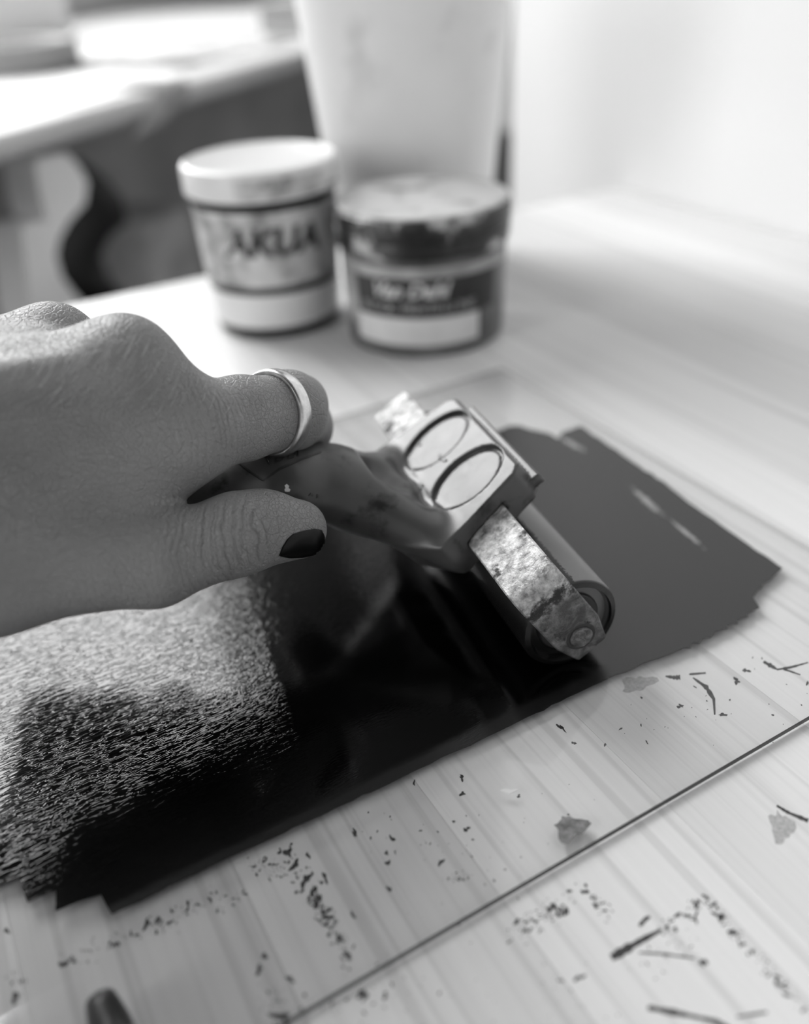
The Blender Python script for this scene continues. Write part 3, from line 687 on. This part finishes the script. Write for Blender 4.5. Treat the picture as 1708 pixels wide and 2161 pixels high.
# ------------------------------------------------------------------ hand
t = NT('skin'); v = t.coord('Object'); n0 = t.noise(v, 45, 5); n1 = t.noise(v, 420, 3)
vr = t.vor(v, 900, 'DISTANCE_TO_EDGE'); vr2 = t.vor(v, 420, 'DISTANCE_TO_EDGE')
tcw = t.node('ShaderNodeTexCoord')
def wrinkle(c, axis, lam, rad, bend=.35):
    """fine creases across `axis` fading out around point c"""
    sub = t.node('ShaderNodeVectorMath', operation='SUBTRACT'); t.link(tcw.outputs['Object'], sub.inputs[0]); sub.inputs[1].default_value = tuple(c)
    dt = t.node('ShaderNodeVectorMath', operation='DOT_PRODUCT'); t.link(sub.outputs[0], dt.inputs[0]); dt.inputs[1].default_value = tuple(_unit(axis)/lam)
    ln = t.node('ShaderNodeVectorMath', operation='LENGTH'); t.link(sub.outputs[0], ln.inputs[0])
    wob = t.math('MULTIPLY', t.noise(v, 160, 3), 2.2)
    s_ = t.math('SINE', t.math('MULTIPLY', t.math('ADD', dt.outputs['Value'], wob), 6.283))
    s_ = t.math('POWER', t.math('ADD', t.math('MULTIPLY', s_, .5), .5), .35)
    return t.math('MULTIPLY', t.math('SUBTRACT', s_, 1.), t.sstep(ln.outputs['Value'], rad, rad*.25))
H = lambda px, py, d, rpx: (at(px, py, d), rpx*d/FPX)
TH_IP = at(500, 1130, .192); TH_AX = at(628, 1116, .203)-at(505, 1125, .203)
wr1 = wrinkle(TH_IP, TH_AX, .0021, .014); wr2 = wrinkle(at(440, 1150, .187), TH_AX, .0013, .02); wr3 = wrinkle(at(470, 900, .192), at(560, 870, .2)-at(420, 900, .19), .0015, .017)
hgt = t.math('ADD', t.math('MULTIPLY', t.sstep(vr, 0, .12), .22), t.math('MULTIPLY', t.sstep(vr2, 0, .1), .22)); hgt = t.math('ADD', hgt, t.math('MULTIPLY', n1, .25))
hgt = t.math('ADD', hgt, t.math('MULTIPLY', wr1, 1.5)); hgt = t.math('ADD', hgt, t.math('MULTIPLY', wr2, .55)); hgt = t.math('ADD', hgt, t.math('MULTIPLY', wr3, .5))
t.bump(hgt, .00055, .9); t.set(color=t.ramp(n0, [(.3, .215), (.7, .28)]), rough=.46, spec=.45); M['skin'] = t.m
_d = {}
def J(k, px, py, d, rpx): _d[k] = H(px, py, d, rpx)
J('i_mcp', 262, 782, .192, 96); J('i_a', 420, 902, .198, 86); J('i_b', 505, 884, .208, 84); J('i_pip', 606, 868, .222, 81); J('i_dip', 632, 900, .243, 66); J('i_tip', 585, 975, .252, 56)
J('m_mcp', 112, 742, .208, 96); J('m_pip', 318, 868, .224, 74); J('m_dip', 345, 950, .226, 64); J('m_tip', 265, 985, .216, 58)
J('r_mcp', -45, 760, .224, 92); J('r_pip', 195, 890, .233, 70); J('r_dip', 225, 960, .232, 62); J('r_tip', 140, 985, .222, 56)
J('p_mcp', -170, 790, .236, 84); J('p_pip', 60, 905, .233, 62); J('p_dip', 90, 960, .229, 56); J('p_tip', 25, 1000, .227, 50)
J('w1', -330, 900, .178, 150); J('w2', -330, 1010, .178, 170); J('arm', -720, 1010, .165, 260)
J('t_cmc', -60, 1190, .181, 135); J('t_mcp', 325, 1186, .191, 92); J('t_ip', 500, 1127, .203, 82); J('t_tip', 627, 1117, .2125, 63)
def hand_body(P):
    j = _d; C = lambda a, b: cone(P, j[a][0], j[b][0], j[a][1], j[b][1])
    f = smin(C('i_mcp', 'w1'), C('m_mcp', 'w1'), .007)
    f = smin(f, C('r_mcp', 'w1'), .012); f = smin(f, C('p_mcp', 'w2'), .012); f = smin(f, C('w1', 'w2'), .01); f = smin(f, C('w2', 'arm'), .015)
    a, ra = H(235, 1000, .199, 128); b, rb_ = H(-120, 1080, .188, 150); f = smin(f, cone(P, a, b, ra, rb_), .014)       # muscle between thumb and index
    a, ra = H(330, 950, .200, 104); b, rb_ = H(120, 900, .197, 120); f = smin(f, cone(P, a, b, ra, rb_), .010)
    a, ra = H(130, 930, .214, 125); b, rb_ = H(-200, 960, .196, 140); f = smin(f, cone(P, a, b, ra, rb_), .012)         # palm
    g = smin(C('t_cmc', 't_mcp'), C('t_cmc', 'w2'), .012); f = smin(f, g, .009)
    for A0, B0, rr in (((255, 775, .182), (-150, 820, .168), 34), ((105, 740, .197), (-200, 790, .178), 34)):              # tendons
        a, ra = H(*A0, rr); b, rb_ = H(*B0, rr*.9); f = smin(f, cone(P, a, b, ra, rb_), .008)
    a, ra = H(262, 768, .186, 72); f = smin(f, cone(P, a, a+1e-4, ra, ra), .007)                                        # index knuckle
    return f
def hand_sdf(P):
    j = _d; C = lambda a, b: cone(P, j[a][0], j[b][0], j[a][1], j[b][1])
    f = hand_body(P)
    x = smin(C('i_mcp', 'i_a'), C('i_a', 'i_b'), .006); x = smin(x, C('i_b', 'i_pip'), .004); x = smin(x, C('i_pip', 'i_dip'), .003); x = smin(x, C('i_dip', 'i_tip'), .003)
    a, ra = H(600, 862, .219, 72); b, rb_ = H(630, 850, .229, 62); x = smin(x, cone(P, a, b, ra, rb_), .002)
    f = smin(f, x, .008)
    for k in 'mrp':
        x = smin(C(k+'_mcp', k+'_pip'), C(k+'_pip', k+'_dip'), .003); x = smin(x, C(k+'_dip', k+'_tip'), .003); f = smin(f, x, .0035)
    x = smin(C('t_mcp', 't_ip'), C('t_ip', 't_tip'), .004)
    a, ra = H(560, 1098, .2075, 58); x = smin(x, cone(P, a, a+1e-4, ra, ra), .005)                                       # pad of the thumb
    f = smin(f, x, .0032)
    return smax(f, -(grip_sdf(P)-.0001), .0006)
lo = np.array([9., 9, 9]); hi = -lo
for c_, r_ in _d.values(): lo = np.minimum(lo, c_-r_-.006); hi = np.maximum(hi, c_+r_+.006)
lo[0] = max(lo[0], -.20)
vs, qs = surface_net(hand_sdf, lo, hi, .0009)
hand = empty('person', tuple(at(-300, 1000, .19))); tag(hand, 'left hand with a silver ring and black thumbnail gripping the ink roller', 'hand')
hb = np_mesh('hand', vs, qs, M['skin']); child(hb, hand)
M['polish'] = plain('black_nail_polish', .003, .3, var=.2, spec=.25)
nail = skin_patch('thumbnail', hand_sdf, [(589, 1172), (596, 1154), (606, 1138), (618, 1127), (640, 1120), (664, 1116), (677, 1119), (683, 1132), (683, 1147), (676, 1160), (663, 1169), (640, 1174), (612, 1176)], M['polish'], None, .0004, .0008, 3., .0004, .17)
child(nail, hand); nail['label'] = 'thumbnail with glossy black polish'
# fine hairs on the back of the hand
t = NT('pale_hair'); t.set(color=t.ramp(t.noise(t.coord('Object'), 60, 2), [(.3, .55), (.7, .75)]), rough=.4); M['hair'] = t.m
roots = []
while len(roots) < 170:
    x, y = rng.uniform(0, 560), rng.uniform(650, 900)
    if y > 650+max(0, x-180)*.62+8 and y < 860+x*.06 and rng.random() < 1.1-x/620: roots.append((x, y))
S = on_surface(hand_sdf, roots, .12); N = grad(hand_sdf, S, 6e-4); okh = np.abs(hand_sdf(S)) < 4e-4; hv, hf = [], []
for (x, y), s0, n0_, ok in zip(roots, S, N, okh):
    if not ok: continue
    dr = ray(x+40, y-60+rng.uniform(-25, 25))-ray(x, y); dr = dr-dr@n0_*n0_; dr = _unit(dr); L_ = rng.uniform(.003, .0065); b_ = np.cross(n0_, dr)
    base = len(hv)
    for i in range(5):
        f = i/4; c_ = s0+dr*L_*f+n0_*(.0011*math.sin(f*2.4)-.0002)+b_*L_*.12*f*f; r_ = .000035*(1-.75*f)
        for k in range(3):
            a = 2.094*k; hv.append(c_+r_*(math.cos(a)*n0_+math.sin(a)*b_))
    for i in range(4):
        for k in range(3): hf.append((base+i*3+k, base+i*3+(k+1) % 3, base+i*3+3+(k+1) % 3, base+i*3+3+k))
hr = mesh_obj('hair', hv, hf, M['hair'], None, True); hr['kind'] = 'stuff'; child(hr, hand)
# ring: a flat band around the index finger
t = NT('brushed_silver'); v = t.coord('Object'); n = t.noise(v, 500, 4, .6); t.set(color=t.ramp(n, [(.3, .6), (.7, .85)]), rough=.3, metal=1.); t.bump(n, .0001, .4); M['silver'] = t.m
rc = .30*_d['i_b'][0]+.70*_d['i_pip'][0]; rx = _unit(_d['i_pip'][0]-_d['i_b'][0]); e1_ = _unit(np.cross(rx, ZV)); e2_ = np.cross(rx, e1_)
th = np.linspace(0, 2*math.pi, 97)[:-1]; dirs = np.cos(th)[:, None]*e1_+np.sin(th)[:, None]*e2_
Srf = trace(hand_sdf, rc+dirs*.025, -dirs, 0.); rad = np.linalg.norm(Srf-rc, axis=1)
rad = np.minimum(rad, np.percentile(rad, 80)); k3 = np.ones(9)/9; rad = np.convolve(np.concatenate([rad[-8:], rad, rad[:8]]), k3, 'same')[8:-8]
wdt = .0021; prof = [(-wdt, -.0006), (-wdt, .0005), (-wdt*.6, .0009), (0, .0010), (wdt*.6, .0009), (wdt, .0005), (wdt, -.0006)]
vs = []; fs = []; kk = len(prof)
for i in range(96):
    for x_, y_ in prof: vs.append(rc+rx*x_+dirs[i]*(rad[i]+y_))
for i in range(96):
    i2 = (i+1) % 96
    for q_ in range(kk): fs.append((i*kk+q_, i2*kk+q_, i2*kk+(q_+1) % kk, i*kk+(q_+1) % kk))
ring = mesh_obj('ring', vs, fs, M['silver']); bm = bmesh.new(); bm.from_mesh(ring.data); bmesh.ops.recalc_face_normals(bm, faces=bm.faces); bm.to_mesh(ring.data); bm.free()
ring.data.polygons.foreach_set('use_smooth', [True]*len(ring.data.polygons)); tag(ring, 'plain silver band ring on the index finger', 'ring')

# ------------------------------------------------------------------ ink jar and tub
def band(name, m, parent, c, prof, a0, a1, th=.00025, n=40):
    vs, fs = [], []
    k = n+1
    for lift in (th, -.0001):
        for r, z in prof:
            for i in range(k):
                a = a0+(a1-a0)*i/n; vs.append((c[0]+(r+lift)*math.cos(a), c[1]+(r+lift)*math.sin(a), z))
    J_ = len(prof); o2 = J_*k
    for j in range(J_-1):
        for i in range(n):
            fs.append((j*k+i, j*k+i+1, (j+1)*k+i+1, (j+1)*k+i)); fs.append((o2+j*k+i, o2+(j+1)*k+i, o2+(j+1)*k+i+1, o2+j*k+i+1))
    for i in range(n):
        fs.append((i, o2+i, o2+i+1, i+1)); b = (J_-1)*k; fs.append((b+i, b+i+1, o2+b+i+1, o2+b+i))
    for j in range(J_-1):
        fs.append((j*k, (j+1)*k, o2+(j+1)*k, o2+j*k)); fs.append((j*k+n, o2+j*k+n, o2+(j+1)*k+n, (j+1)*k+n))
    return mesh_obj(name, vs, fs, m, parent, smooth=False)
def wrap_text(name, body, size, c, rz, front, m, parent, shear=0., bold=0., th=.00035, spacing=1., ystretch=1.):
    tv, tf = text_mesh(body, size, shear, bold, spacing)
    def pos(x, y, l):
        z, r = rz(y*ystretch); a = front+x/r; rr = r+.0002+l; return np.array([c[0]+rr*math.cos(a), c[1]+rr*math.sin(a), z])
    return solid_sheet(name, pos, tv, tf, m, parent, th)
M['cream'] = plain('white_jar_plastic', .78, .35, var=.04, scale=40)
M['jar_dark'] = plain('black_jar_glass', .012, .2, var=.2)
M['lettering'] = plain('dark_print', .03, .4)
t = NT('smudged_label'); v = t.coord('Object'); n = t.noise(v, 60, 5, .6); t.set(color=t.ramp(n, [(.38, .25), (.55, .62), (.75, .72)]), rough=.45); M['jar_label'] = t.m
t = NT('worn_lid'); v = t.coord('Object'); n = t.noise(v, 110, 5, .6); t.set(color=t.ramp(n, [(.32, .16), (.48, .55), (.7, .74)]), rough=.4); M['lid_worn'] = t.m
JC = np.array([-.057, .431]); jar = empty('ink_jar', (*JC, 0)); tag(jar, 'tall white lidded ink jar with smeared dark lettering, left of the stained tub', 'jar')
def jr(z): return .0306+.0032*min(z, .062)/.062
jb = lathe('body', [(.0285, 0), (.0302, .0012), (jr(.004), .004), (jr(.0608), .0608), (jr(.062), .062), (.0315, .0625), (.0315, .0690)], M['jar_dark'], None, 80, loc=(*JC, 0)); child(jb, jar)
FRJ = math.atan2(CAM[1]-JC[1], CAM[0]-JC[0])
o = band('label', M['jar_label'], None, JC, [(jr(.0257), .0257), (jr(.042), .042), (jr(.0595), .0595)], FRJ-1.75, FRJ+1.35); child(o, jar)
o = band('lower_label', M['cream'], None, JC, [(jr(.0058), .0058), (jr(.0218), .0218)], FRJ-1.9, FRJ+1.6); child(o, jar)
o = lathe('lid', [(.0352, .0640), (.0361, .0647), (.0361, .0750), (.0355, .0764), (.0340, .0771), (.0332, .0766), (.001, .0766)], M['cream'], None, 80, loc=(*JC, 0)); child(o, jar)
lid_j = o
o = band('lid_print', M['lid_worn'], lid_j, JC, [(.0361, .0655), (.0361, .0742)], FRJ-.35, FRJ+1.3, .0002)
o = wrap_text('lettering', 'AKUA', .0165, JC, lambda y: (.0458+y, jr(.0458+y)), FRJ+.03, M['lettering'], None, .2, .0007); child(o, jar)
M['tub'] = plain('stained_grey_tub', .13, .4, var=.6, scale=45)
M['tub_label'] = plain('dark_label', .022, .4, var=.5, scale=60); M['white_label'] = plain('white_label', .7, .5, var=.08, scale=80); M['grey_band'] = plain('grey_band', .36, .45, var=.35, scale=70)
t = NT('inky_lid'); v = t.coord('Object'); n = t.noise(v, 48, 5, .6); t.set(color=t.ramp(n, [(.44, .012), (.52, .05), (.58, .5)]), rough=.35); M['lid_side'] = t.m
t = NT('tub_lid_top'); v = t.coord('Object'); n = t.noise(v, 70, 4, .55); t.set(color=t.ramp(n, [(.30, .22), (.42, .56), (.7, .64)]), rough=.4); M['lid_top'] = t.m
TC = np.array([.0158, .4035]); tub = empty('ink_tub', (*TC, 0)); tag(tub, 'squat ink-stained tub with a dark label and domed lid, right of the jar', 'tub')
FRT = math.atan2(CAM[1]-TC[1], CAM[0]-TC[0])
def tr_(z): return .0362+.0016*z/.045
o = lathe('body', [(.0345, 0), (.0362, .001), (tr_(.004), .004), (tr_(.044), .044), (.0365, .0445), (.0365, .052)], M['tub'], None, 80, loc=(*TC, 0)); child(o, tub)
o = band('stripe', M['grey_band'], None, TC, [(tr_(.0365), .0365), (tr_(.0412), .0412)], FRT-1.4, FRT+1.2); child(o, tub)
o = band('dark_label', M['tub_label'], None, TC, [(tr_(.0191), .0191), (tr_(.0362), .0362)], FRT-.92, FRT+.95); child(o, tub)
o = band('white_label', M['white_label'], None, TC, [(tr_(.0062), .0062), (tr_(.0188), .0188)], FRT-.98, FRT+.68); child(o, tub)
o = band('side_label', M['grey_band'], None, TC, [(tr_(.012), .012), (tr_(.036), .036)], FRT-1.5, FRT-.93); child(o, tub)
ld = lathe('lid', [(.0382, .0440), (.0392, .0446), (.0394, .0500), (.0388, .0510), (.0398, .0520), (.0402, .0580), (.0396, .0602), (.0382, .0610)], M['lid_side'], None, 80, loc=(*TC, 0)); child(ld, tub)
o = lathe('lid_top', [(.0382, .0606), (.0382, .0618), (.0366, .0622), (.0356, .0614), (.001, .0614)], M['lid_top'], ld, 80, loc=(*TC, 0))
M['label_white'] = plain('label_print', .62, .5, var=.2, scale=200)
o = wrap_text('lettering', 'Van Dahl', .0092, TC, lambda y: (.0312+y, tr_(.0312+y)), FRT-.20, M['label_white'], None, .35, .0003); child(o, tub)
M['label_grey'] = plain('label_print_grey', .3, .5, var=.3, scale=200)
o = wrap_text('small_print', 'BLOCK  PRINTING INK', .0052, TC, lambda y: (.0233+y, tr_(.0233+y)), FRT-.1, M['label_grey'], None, 0., .0001); child(o, tub)

# ------------------------------------------------------------------ tall white bucket behind
t = NT('translucent_white_plastic'); v = t.coord('Object'); n = t.noise(v, 22, 4); t.set(color=t.ramp(n, [(.28, .6), (.42, .84), (.7, .9)]), rough=.4); M['bucket'] = t.m
BC = np.array([.0150, .507]); bucket = empty('bucket', (*BC, 0)); tag(bucket, 'tall tapered white plastic bucket standing behind the jar and tub', 'bucket')
def br(z): return .0400+.106*z
o = lathe('body', [(.038, 0), (br(0), .0015), (br(.05), .05), (br(.10), .10), (br(.168), .168), (br(.168)+.003, .169), (br(.18)+.003, .180), (br(.18), .181), (br(.18)-.002, .180), (br(.10)-.0018, .10), (.038, .003)], M['bucket'], None, 96, loc=(*BC, 0)); child(o, bucket)
ear = math.radians(215)
hp_ = []
for i in range(25):
    a = math.pi*i/24; rr = br(.165)+.006
    d0 = np.array([math.cos(ear), math.sin(ear), 0]); d1 = np.array([-d0[1], d0[0], 0])
    hp_.append(np.array([BC[0], BC[1], .164])+d1*rr*math.cos(a)+(d0*.35*rr+np.array([0, 0, .075]))*math.sin(a)+d0*.02*math.sin(a))
child(tube('bail', hp_, .002, M['frame_white'], None, 8), bucket)

# ------------------------------------------------------------------ desk in the background
def D3(k, n, z): return DK*k+DN*n+np.array([0, 0, z])
def on_n(px, py, n):
    r = ray(px, py); t_ = (n-CAM@DN)/(r@DN); P = CAM+t_*r; return P@DK, P[2]
M['desk'] = plain('pale_desk_top', .62, .5, var=.06, scale=10); M['desk_dark'] = plain('dark_panel', .42, .5, var=.25, scale=8); M['desk_leg'] = plain('pale_wood_leg', .9, .5, var=.1, scale=14)
desk = empty('desk', tuple(D3(.5, .6, ZF))); tag(desk, 'pale cluttered desk with a carved leg and dark back panel in the background', 'desk')
DZ = .05
child(box('desk_top', (.22, .54, DZ-.020), (1.72, 1.33, DZ), M['desk'], None, .0095, 4, Rb, True), desk)
child(box('back_panel', (.24, .86, ZF+.02), (1.70, .885, DZ-.02), M['desk_dark'], None, .002, 1, Rb), desk)
out = [(70, 335), (84, 420), (97, 466), (42, 476), (52, 560), (62, 660)]; rgt = [(205, 660), (170, 622), (142, 585), (130, 540), (136, 505), (156, 468), (190, 430), (196, 385), (178, 352), (150, 322)]
pts = [on_n(x, y, .571) for x, y in out]; pr = [on_n(x-12, y, .571) for x, y in rgt]
kb0, kb1 = pts[-1][0], pr[0][0]
poly = pts+[(kb0, ZF), (kb1, ZF)]+pr; poly = [(k, min(z, DZ-.0201)) for k, z in poly]
bm = bmesh.new(); vb = [bm.verts.new(D3(k, .57, z)) for k, z in poly]; vt = [bm.verts.new(D3(k, .605, z)) for k, z in poly]; nn = len(poly)
f1 = bm.faces.new(vb); f2 = bm.faces.new(vt[::-1]); [bm.faces.new((vb[i], vt[i], vt[(i+1) % nn], vb[(i+1) % nn])) for i in range(nn)]; bmesh.ops.triangulate(bm, faces=[f1, f2])
child(bm_obj('carved_leg', bm, M['desk_leg']), desk)
for k in (1.58,): child(box('leg', (k, .58, ZF), (k+.06, .64, DZ-.02), M['desk_leg'], None, .004, 1, Rb), desk)
for k in (.3, 1.58): child(box('leg', (k, 1.24, ZF), (k+.06, 1.30, DZ-.02), M['desk_leg'], None, .004, 1, Rb), desk)
# black swivel chair pushed under the desk
M['chair_black'] = plain('black_chair_shell', .008, .45, var=.3); M['chair_grey'] = plain('grey_seat_fabric', .5, .8, var=.25, scale=20)
kc, zc = on_n(215, 500, .66)
chair = empty('swivel_chair', tuple(D3(kc+.08, .70, ZF))); tag(chair, 'black curved swivel chair with a grey seat pushed under the desk', 'chair')
vs, fs = [], []
prf = [(200, 338), (245, 372), (282, 415), (296, 470), (256, 505), (240, 545), (258, 592), (310, 640)]; plf = [(120, 338), (125, 380), (128, 430), (118, 480), (108, 530), (112, 570), (130, 610), (165, 645)]
m_ = 10
for lay, dn in ((0, 0.), (1, .018)):
    for (lx, ly), (rx_, ry) in zip(plf, prf):
        for i in range(m_+1):
            f = i/m_; k, z = on_n(lx+(rx_-lx)*f, ly+(ry-ly)*f, .66); vs.append(D3(k, .66+dn+.03*(1-math.cos((f-.5)*2.2)), min(z, DZ-.03)))
R_ = len(plf); o2 = R_*(m_+1); w_ = m_+1
for j in range(R_-1):
    for i in range(m_):
        fs.append((j*w_+i, j*w_+i+1, (j+1)*w_+i+1, (j+1)*w_+i)); fs.append((o2+j*w_+i, o2+(j+1)*w_+i, o2+(j+1)*w_+i+1, o2+j*w_+i+1))
    fs.append((j*w_, (j+1)*w_, o2+(j+1)*w_, o2+j*w_)); fs.append((j*w_+m_, o2+j*w_+m_, o2+(j+1)*w_+m_, (j+1)*w_+m_))
for i in range(m_): fs.append((i, o2+i, o2+i+1, i+1)); b = (R_-1)*w_; fs.append((b+i, b+i+1, o2+b+i+1, o2+b+i))
child(mesh_obj('backrest', vs, fs, M['chair_black'], None, True), chair)
k0, z0 = on_n(250, 470, .74); k1, z1 = on_n(395, 600, .74)
child(box('seat', (min(k0, k1), .70, min(z0, z1)-.04), (max(k0, k1), .85, max(z0, z1)), M['chair_grey'], None, .02, 3, Rb, True), chair)
cb = D3((k0+k1)/2, .775, 0); child(tube('column', [cb+np.array([0, 0, ZF+.08]), cb+np.array([0, 0, min(z0, z1)-.03])], .018, M['chair_black'], None, 16), chair)
for i in range(5):
    a = 2*math.pi*i/5+.3; child(tube('foot', [cb+np.array([0, 0, ZF+.09]), cb+np.array([math.cos(a)*.1, math.sin(a)*.1, ZF+.06]), cb+np.array([math.cos(a)*.2, math.sin(a)*.2, ZF+.012])], [.014, .012, .010], M['chair_black'], None, 8), chair)
# things on the desk
M['paper'] = plain('white_paper', .85, .6, var=.02, scale=30); t = NT('printed_paper'); n = t.noise(t.coord('Object'), 14, 3, .5, 1.5); t.set(color=t.ramp(n, [(.38, .75), (.47, .22), (.55, .7), (.62, .3)]), rough=.6); M['print'] = t.m; M['card'] = plain('grey_card', .34, .6, var=.06); M['white_box'] = plain('white_carton', .88, .5, var=.02)
def sheet(k_, n_, a, sx, sy, lab, z, curl=.0):
    c = D3(k_, n_, DZ+z); nx, ny = 8, 6; vs, fs = [], []; ca, sa = math.cos(a), math.sin(a)
    for l in (.0006, 0.):
        for i in range(nx+1):
            for j in range(ny+1):
                x = (i/nx-.5)*sx; y = (j/ny-.5)*sy; vs.append((c[0]+x*ca-y*sa, c[1]+x*sa+y*ca, DZ+z+l+curl*(abs(x)/sx*2)**3))
    w_ = ny+1; o2 = (nx+1)*w_
    for i in range(nx):
        for j in range(ny):
            q_ = (i*w_+j, (i+1)*w_+j, (i+1)*w_+j+1, i*w_+j+1); fs.append(q_); fs.append(tuple(o2+k for k in q_[::-1]))
    for i in range(nx): fs.append((i*w_, o2+i*w_, o2+(i+1)*w_, (i+1)*w_)); fs.append((i*w_+ny, (i+1)*w_+ny, o2+(i+1)*w_+ny, o2+i*w_+ny))
    for j in range(ny): fs.append((j, j+1, o2+j+1, o2+j)); b = nx*w_; fs.append((b+j, o2+b+j, o2+b+j+1, b+j+1))
    o = mesh_obj('paper_sheet', vs, fs, M['paper']); o['label'] = lab; o['category'] = 'paper'; o['group'] = 'papers on the desk'
    return o, c
AD = math.radians(66)
o, c = sheet(.74, .63, AD+.08, .20, .12, 'white sheet of paper lying nearest the front edge of the desk', .0005)
o, c = sheet(.50, .64, AD-.1, .16, .12, 'white sheet of paper at the left front corner of the desk', .0005)
o, c = sheet(1.0, .70, AD-.05, .24, .18, 'white sheet with grey printed shapes in the middle of the desk', .0015, .004)
o.data.materials[0] = M['print']
tp = D3(.86, .82, DZ)
tape = lathe('tape_roll', [(.045, 0), (.064, 0), (.066, .002), (.066, .026), (.064, .028), (.045, .028), (.043, .026), (.043, .002), (.045, 0)], M['card'], None, 48, cap=False, loc=(tp[0], tp[1], DZ+.0008)); tag(tape, 'grey roll of tape lying on the desk beside the papers', 'tape roll')
ck, cn_ = 1.24, .64
gb = empty('cardboard_box', tuple(D3(ck, cn_, DZ))); tag(gb, 'low grey cardboard box on the right part of the desk', 'box')
child(box('box_body', (ck-.07, cn_-.05, DZ+.001), (ck+.07, cn_+.05, DZ+.03), M['card'], None, .003, 1, Rb), gb); child(box('box_lid', (ck-.072, cn_-.052, DZ+.0302), (ck+.072, cn_+.052, DZ+.040), M['card'], None, .003, 1, Rb), gb)
ck, cn_ = 1.14, 1.06
wbx = empty('white_carton', tuple(D3(ck, cn_, DZ))); tag(wbx, 'white carton at the far left of the desk under the window', 'carton')
child(box('carton_body', (ck-.10, cn_, DZ+.001), (ck+.10, cn_+.18, DZ+.09), M['white_box'], None, .004, 1, Rb), wbx); child(box('flap', (ck-.10, cn_+.01, DZ+.0902), (ck+.10, cn_+.09, DZ+.093), M['white_box'], None, .001, 1, Rb), wbx)
# strip of cloth hanging over the desk's edge
kA, _ = on_n(345, 240, .54); kB, _ = on_n(405, 215, .54); kT, zT = on_n(285, 288, .535)
pth = [((kA, .60, DZ+.002), (kB, .60, DZ+.002)), ((kA, .545, DZ+.002), (kB, .545, DZ+.002)), ((kA-.005, .5365, DZ-.004), (kB-.005, .5365, DZ-.004)), ((kA-.03, .535, (DZ+zT)/2), (kB-.03, .533, (DZ+zT)/2)), ((kT-.01, .532, zT), (kT+.03, .530, zT+.006))]
vs = []; fs = []
for a_, b_ in pth:
    for i in range(5):
        f = i/4; P = np.array(D3(*a_))*(1-f)+np.array(D3(*b_))*f; vs.append(P)
nv = len(vs); vs += [v_-DN*.0016-np.array([0, 0, .0005])+np.array([0, 0, .002])*(1 if i < 10 else 0) for i, v_ in enumerate(vs)]
for j in range(len(pth)-1):
    for i in range(4): q_ = (j*5+i, j*5+i+1, (j+1)*5+i+1, (j+1)*5+i); fs.append(q_); fs.append(tuple(nv+k for k in q_[::-1]))
    fs.append((j*5, (j+1)*5, nv+(j+1)*5, nv+j*5)); fs.append((j*5+4, nv+j*5+4, nv+(j+1)*5+4, (j+1)*5+4))
clo = mesh_obj('cloth_rag', vs, fs, M['card'], None, True); tag(clo, 'grey rag hanging over the front edge of the desk', 'rag')
# ------------------------------------------------------------------ dark tool end at the lower edge
M['tool'] = plain('black_tool_handle', .02, .35, var=.3, scale=60)
p0 = onz(213, 2112, GT+.0036); p1 = onz(232, 2165, GT+.0040); p2 = onz(290, 2330, GT+.0046)
tl = empty('tool_handle', tuple(p2)); tag(tl, 'rounded black tool handle tip poking in at the lower edge', 'tool')
child(tube('grip', [p0+(p0-p1)*.06, p0, p0+(p1-p0)*.4, p1, p2], [.0012, .0027, .0031, .0036, .0043], M['tool'], None, 20), tl)
child(tube('collar', [p1+(p2-p1)*.30, p1+(p2-p1)*.42], .0044, M['card'], None, 20), tl)
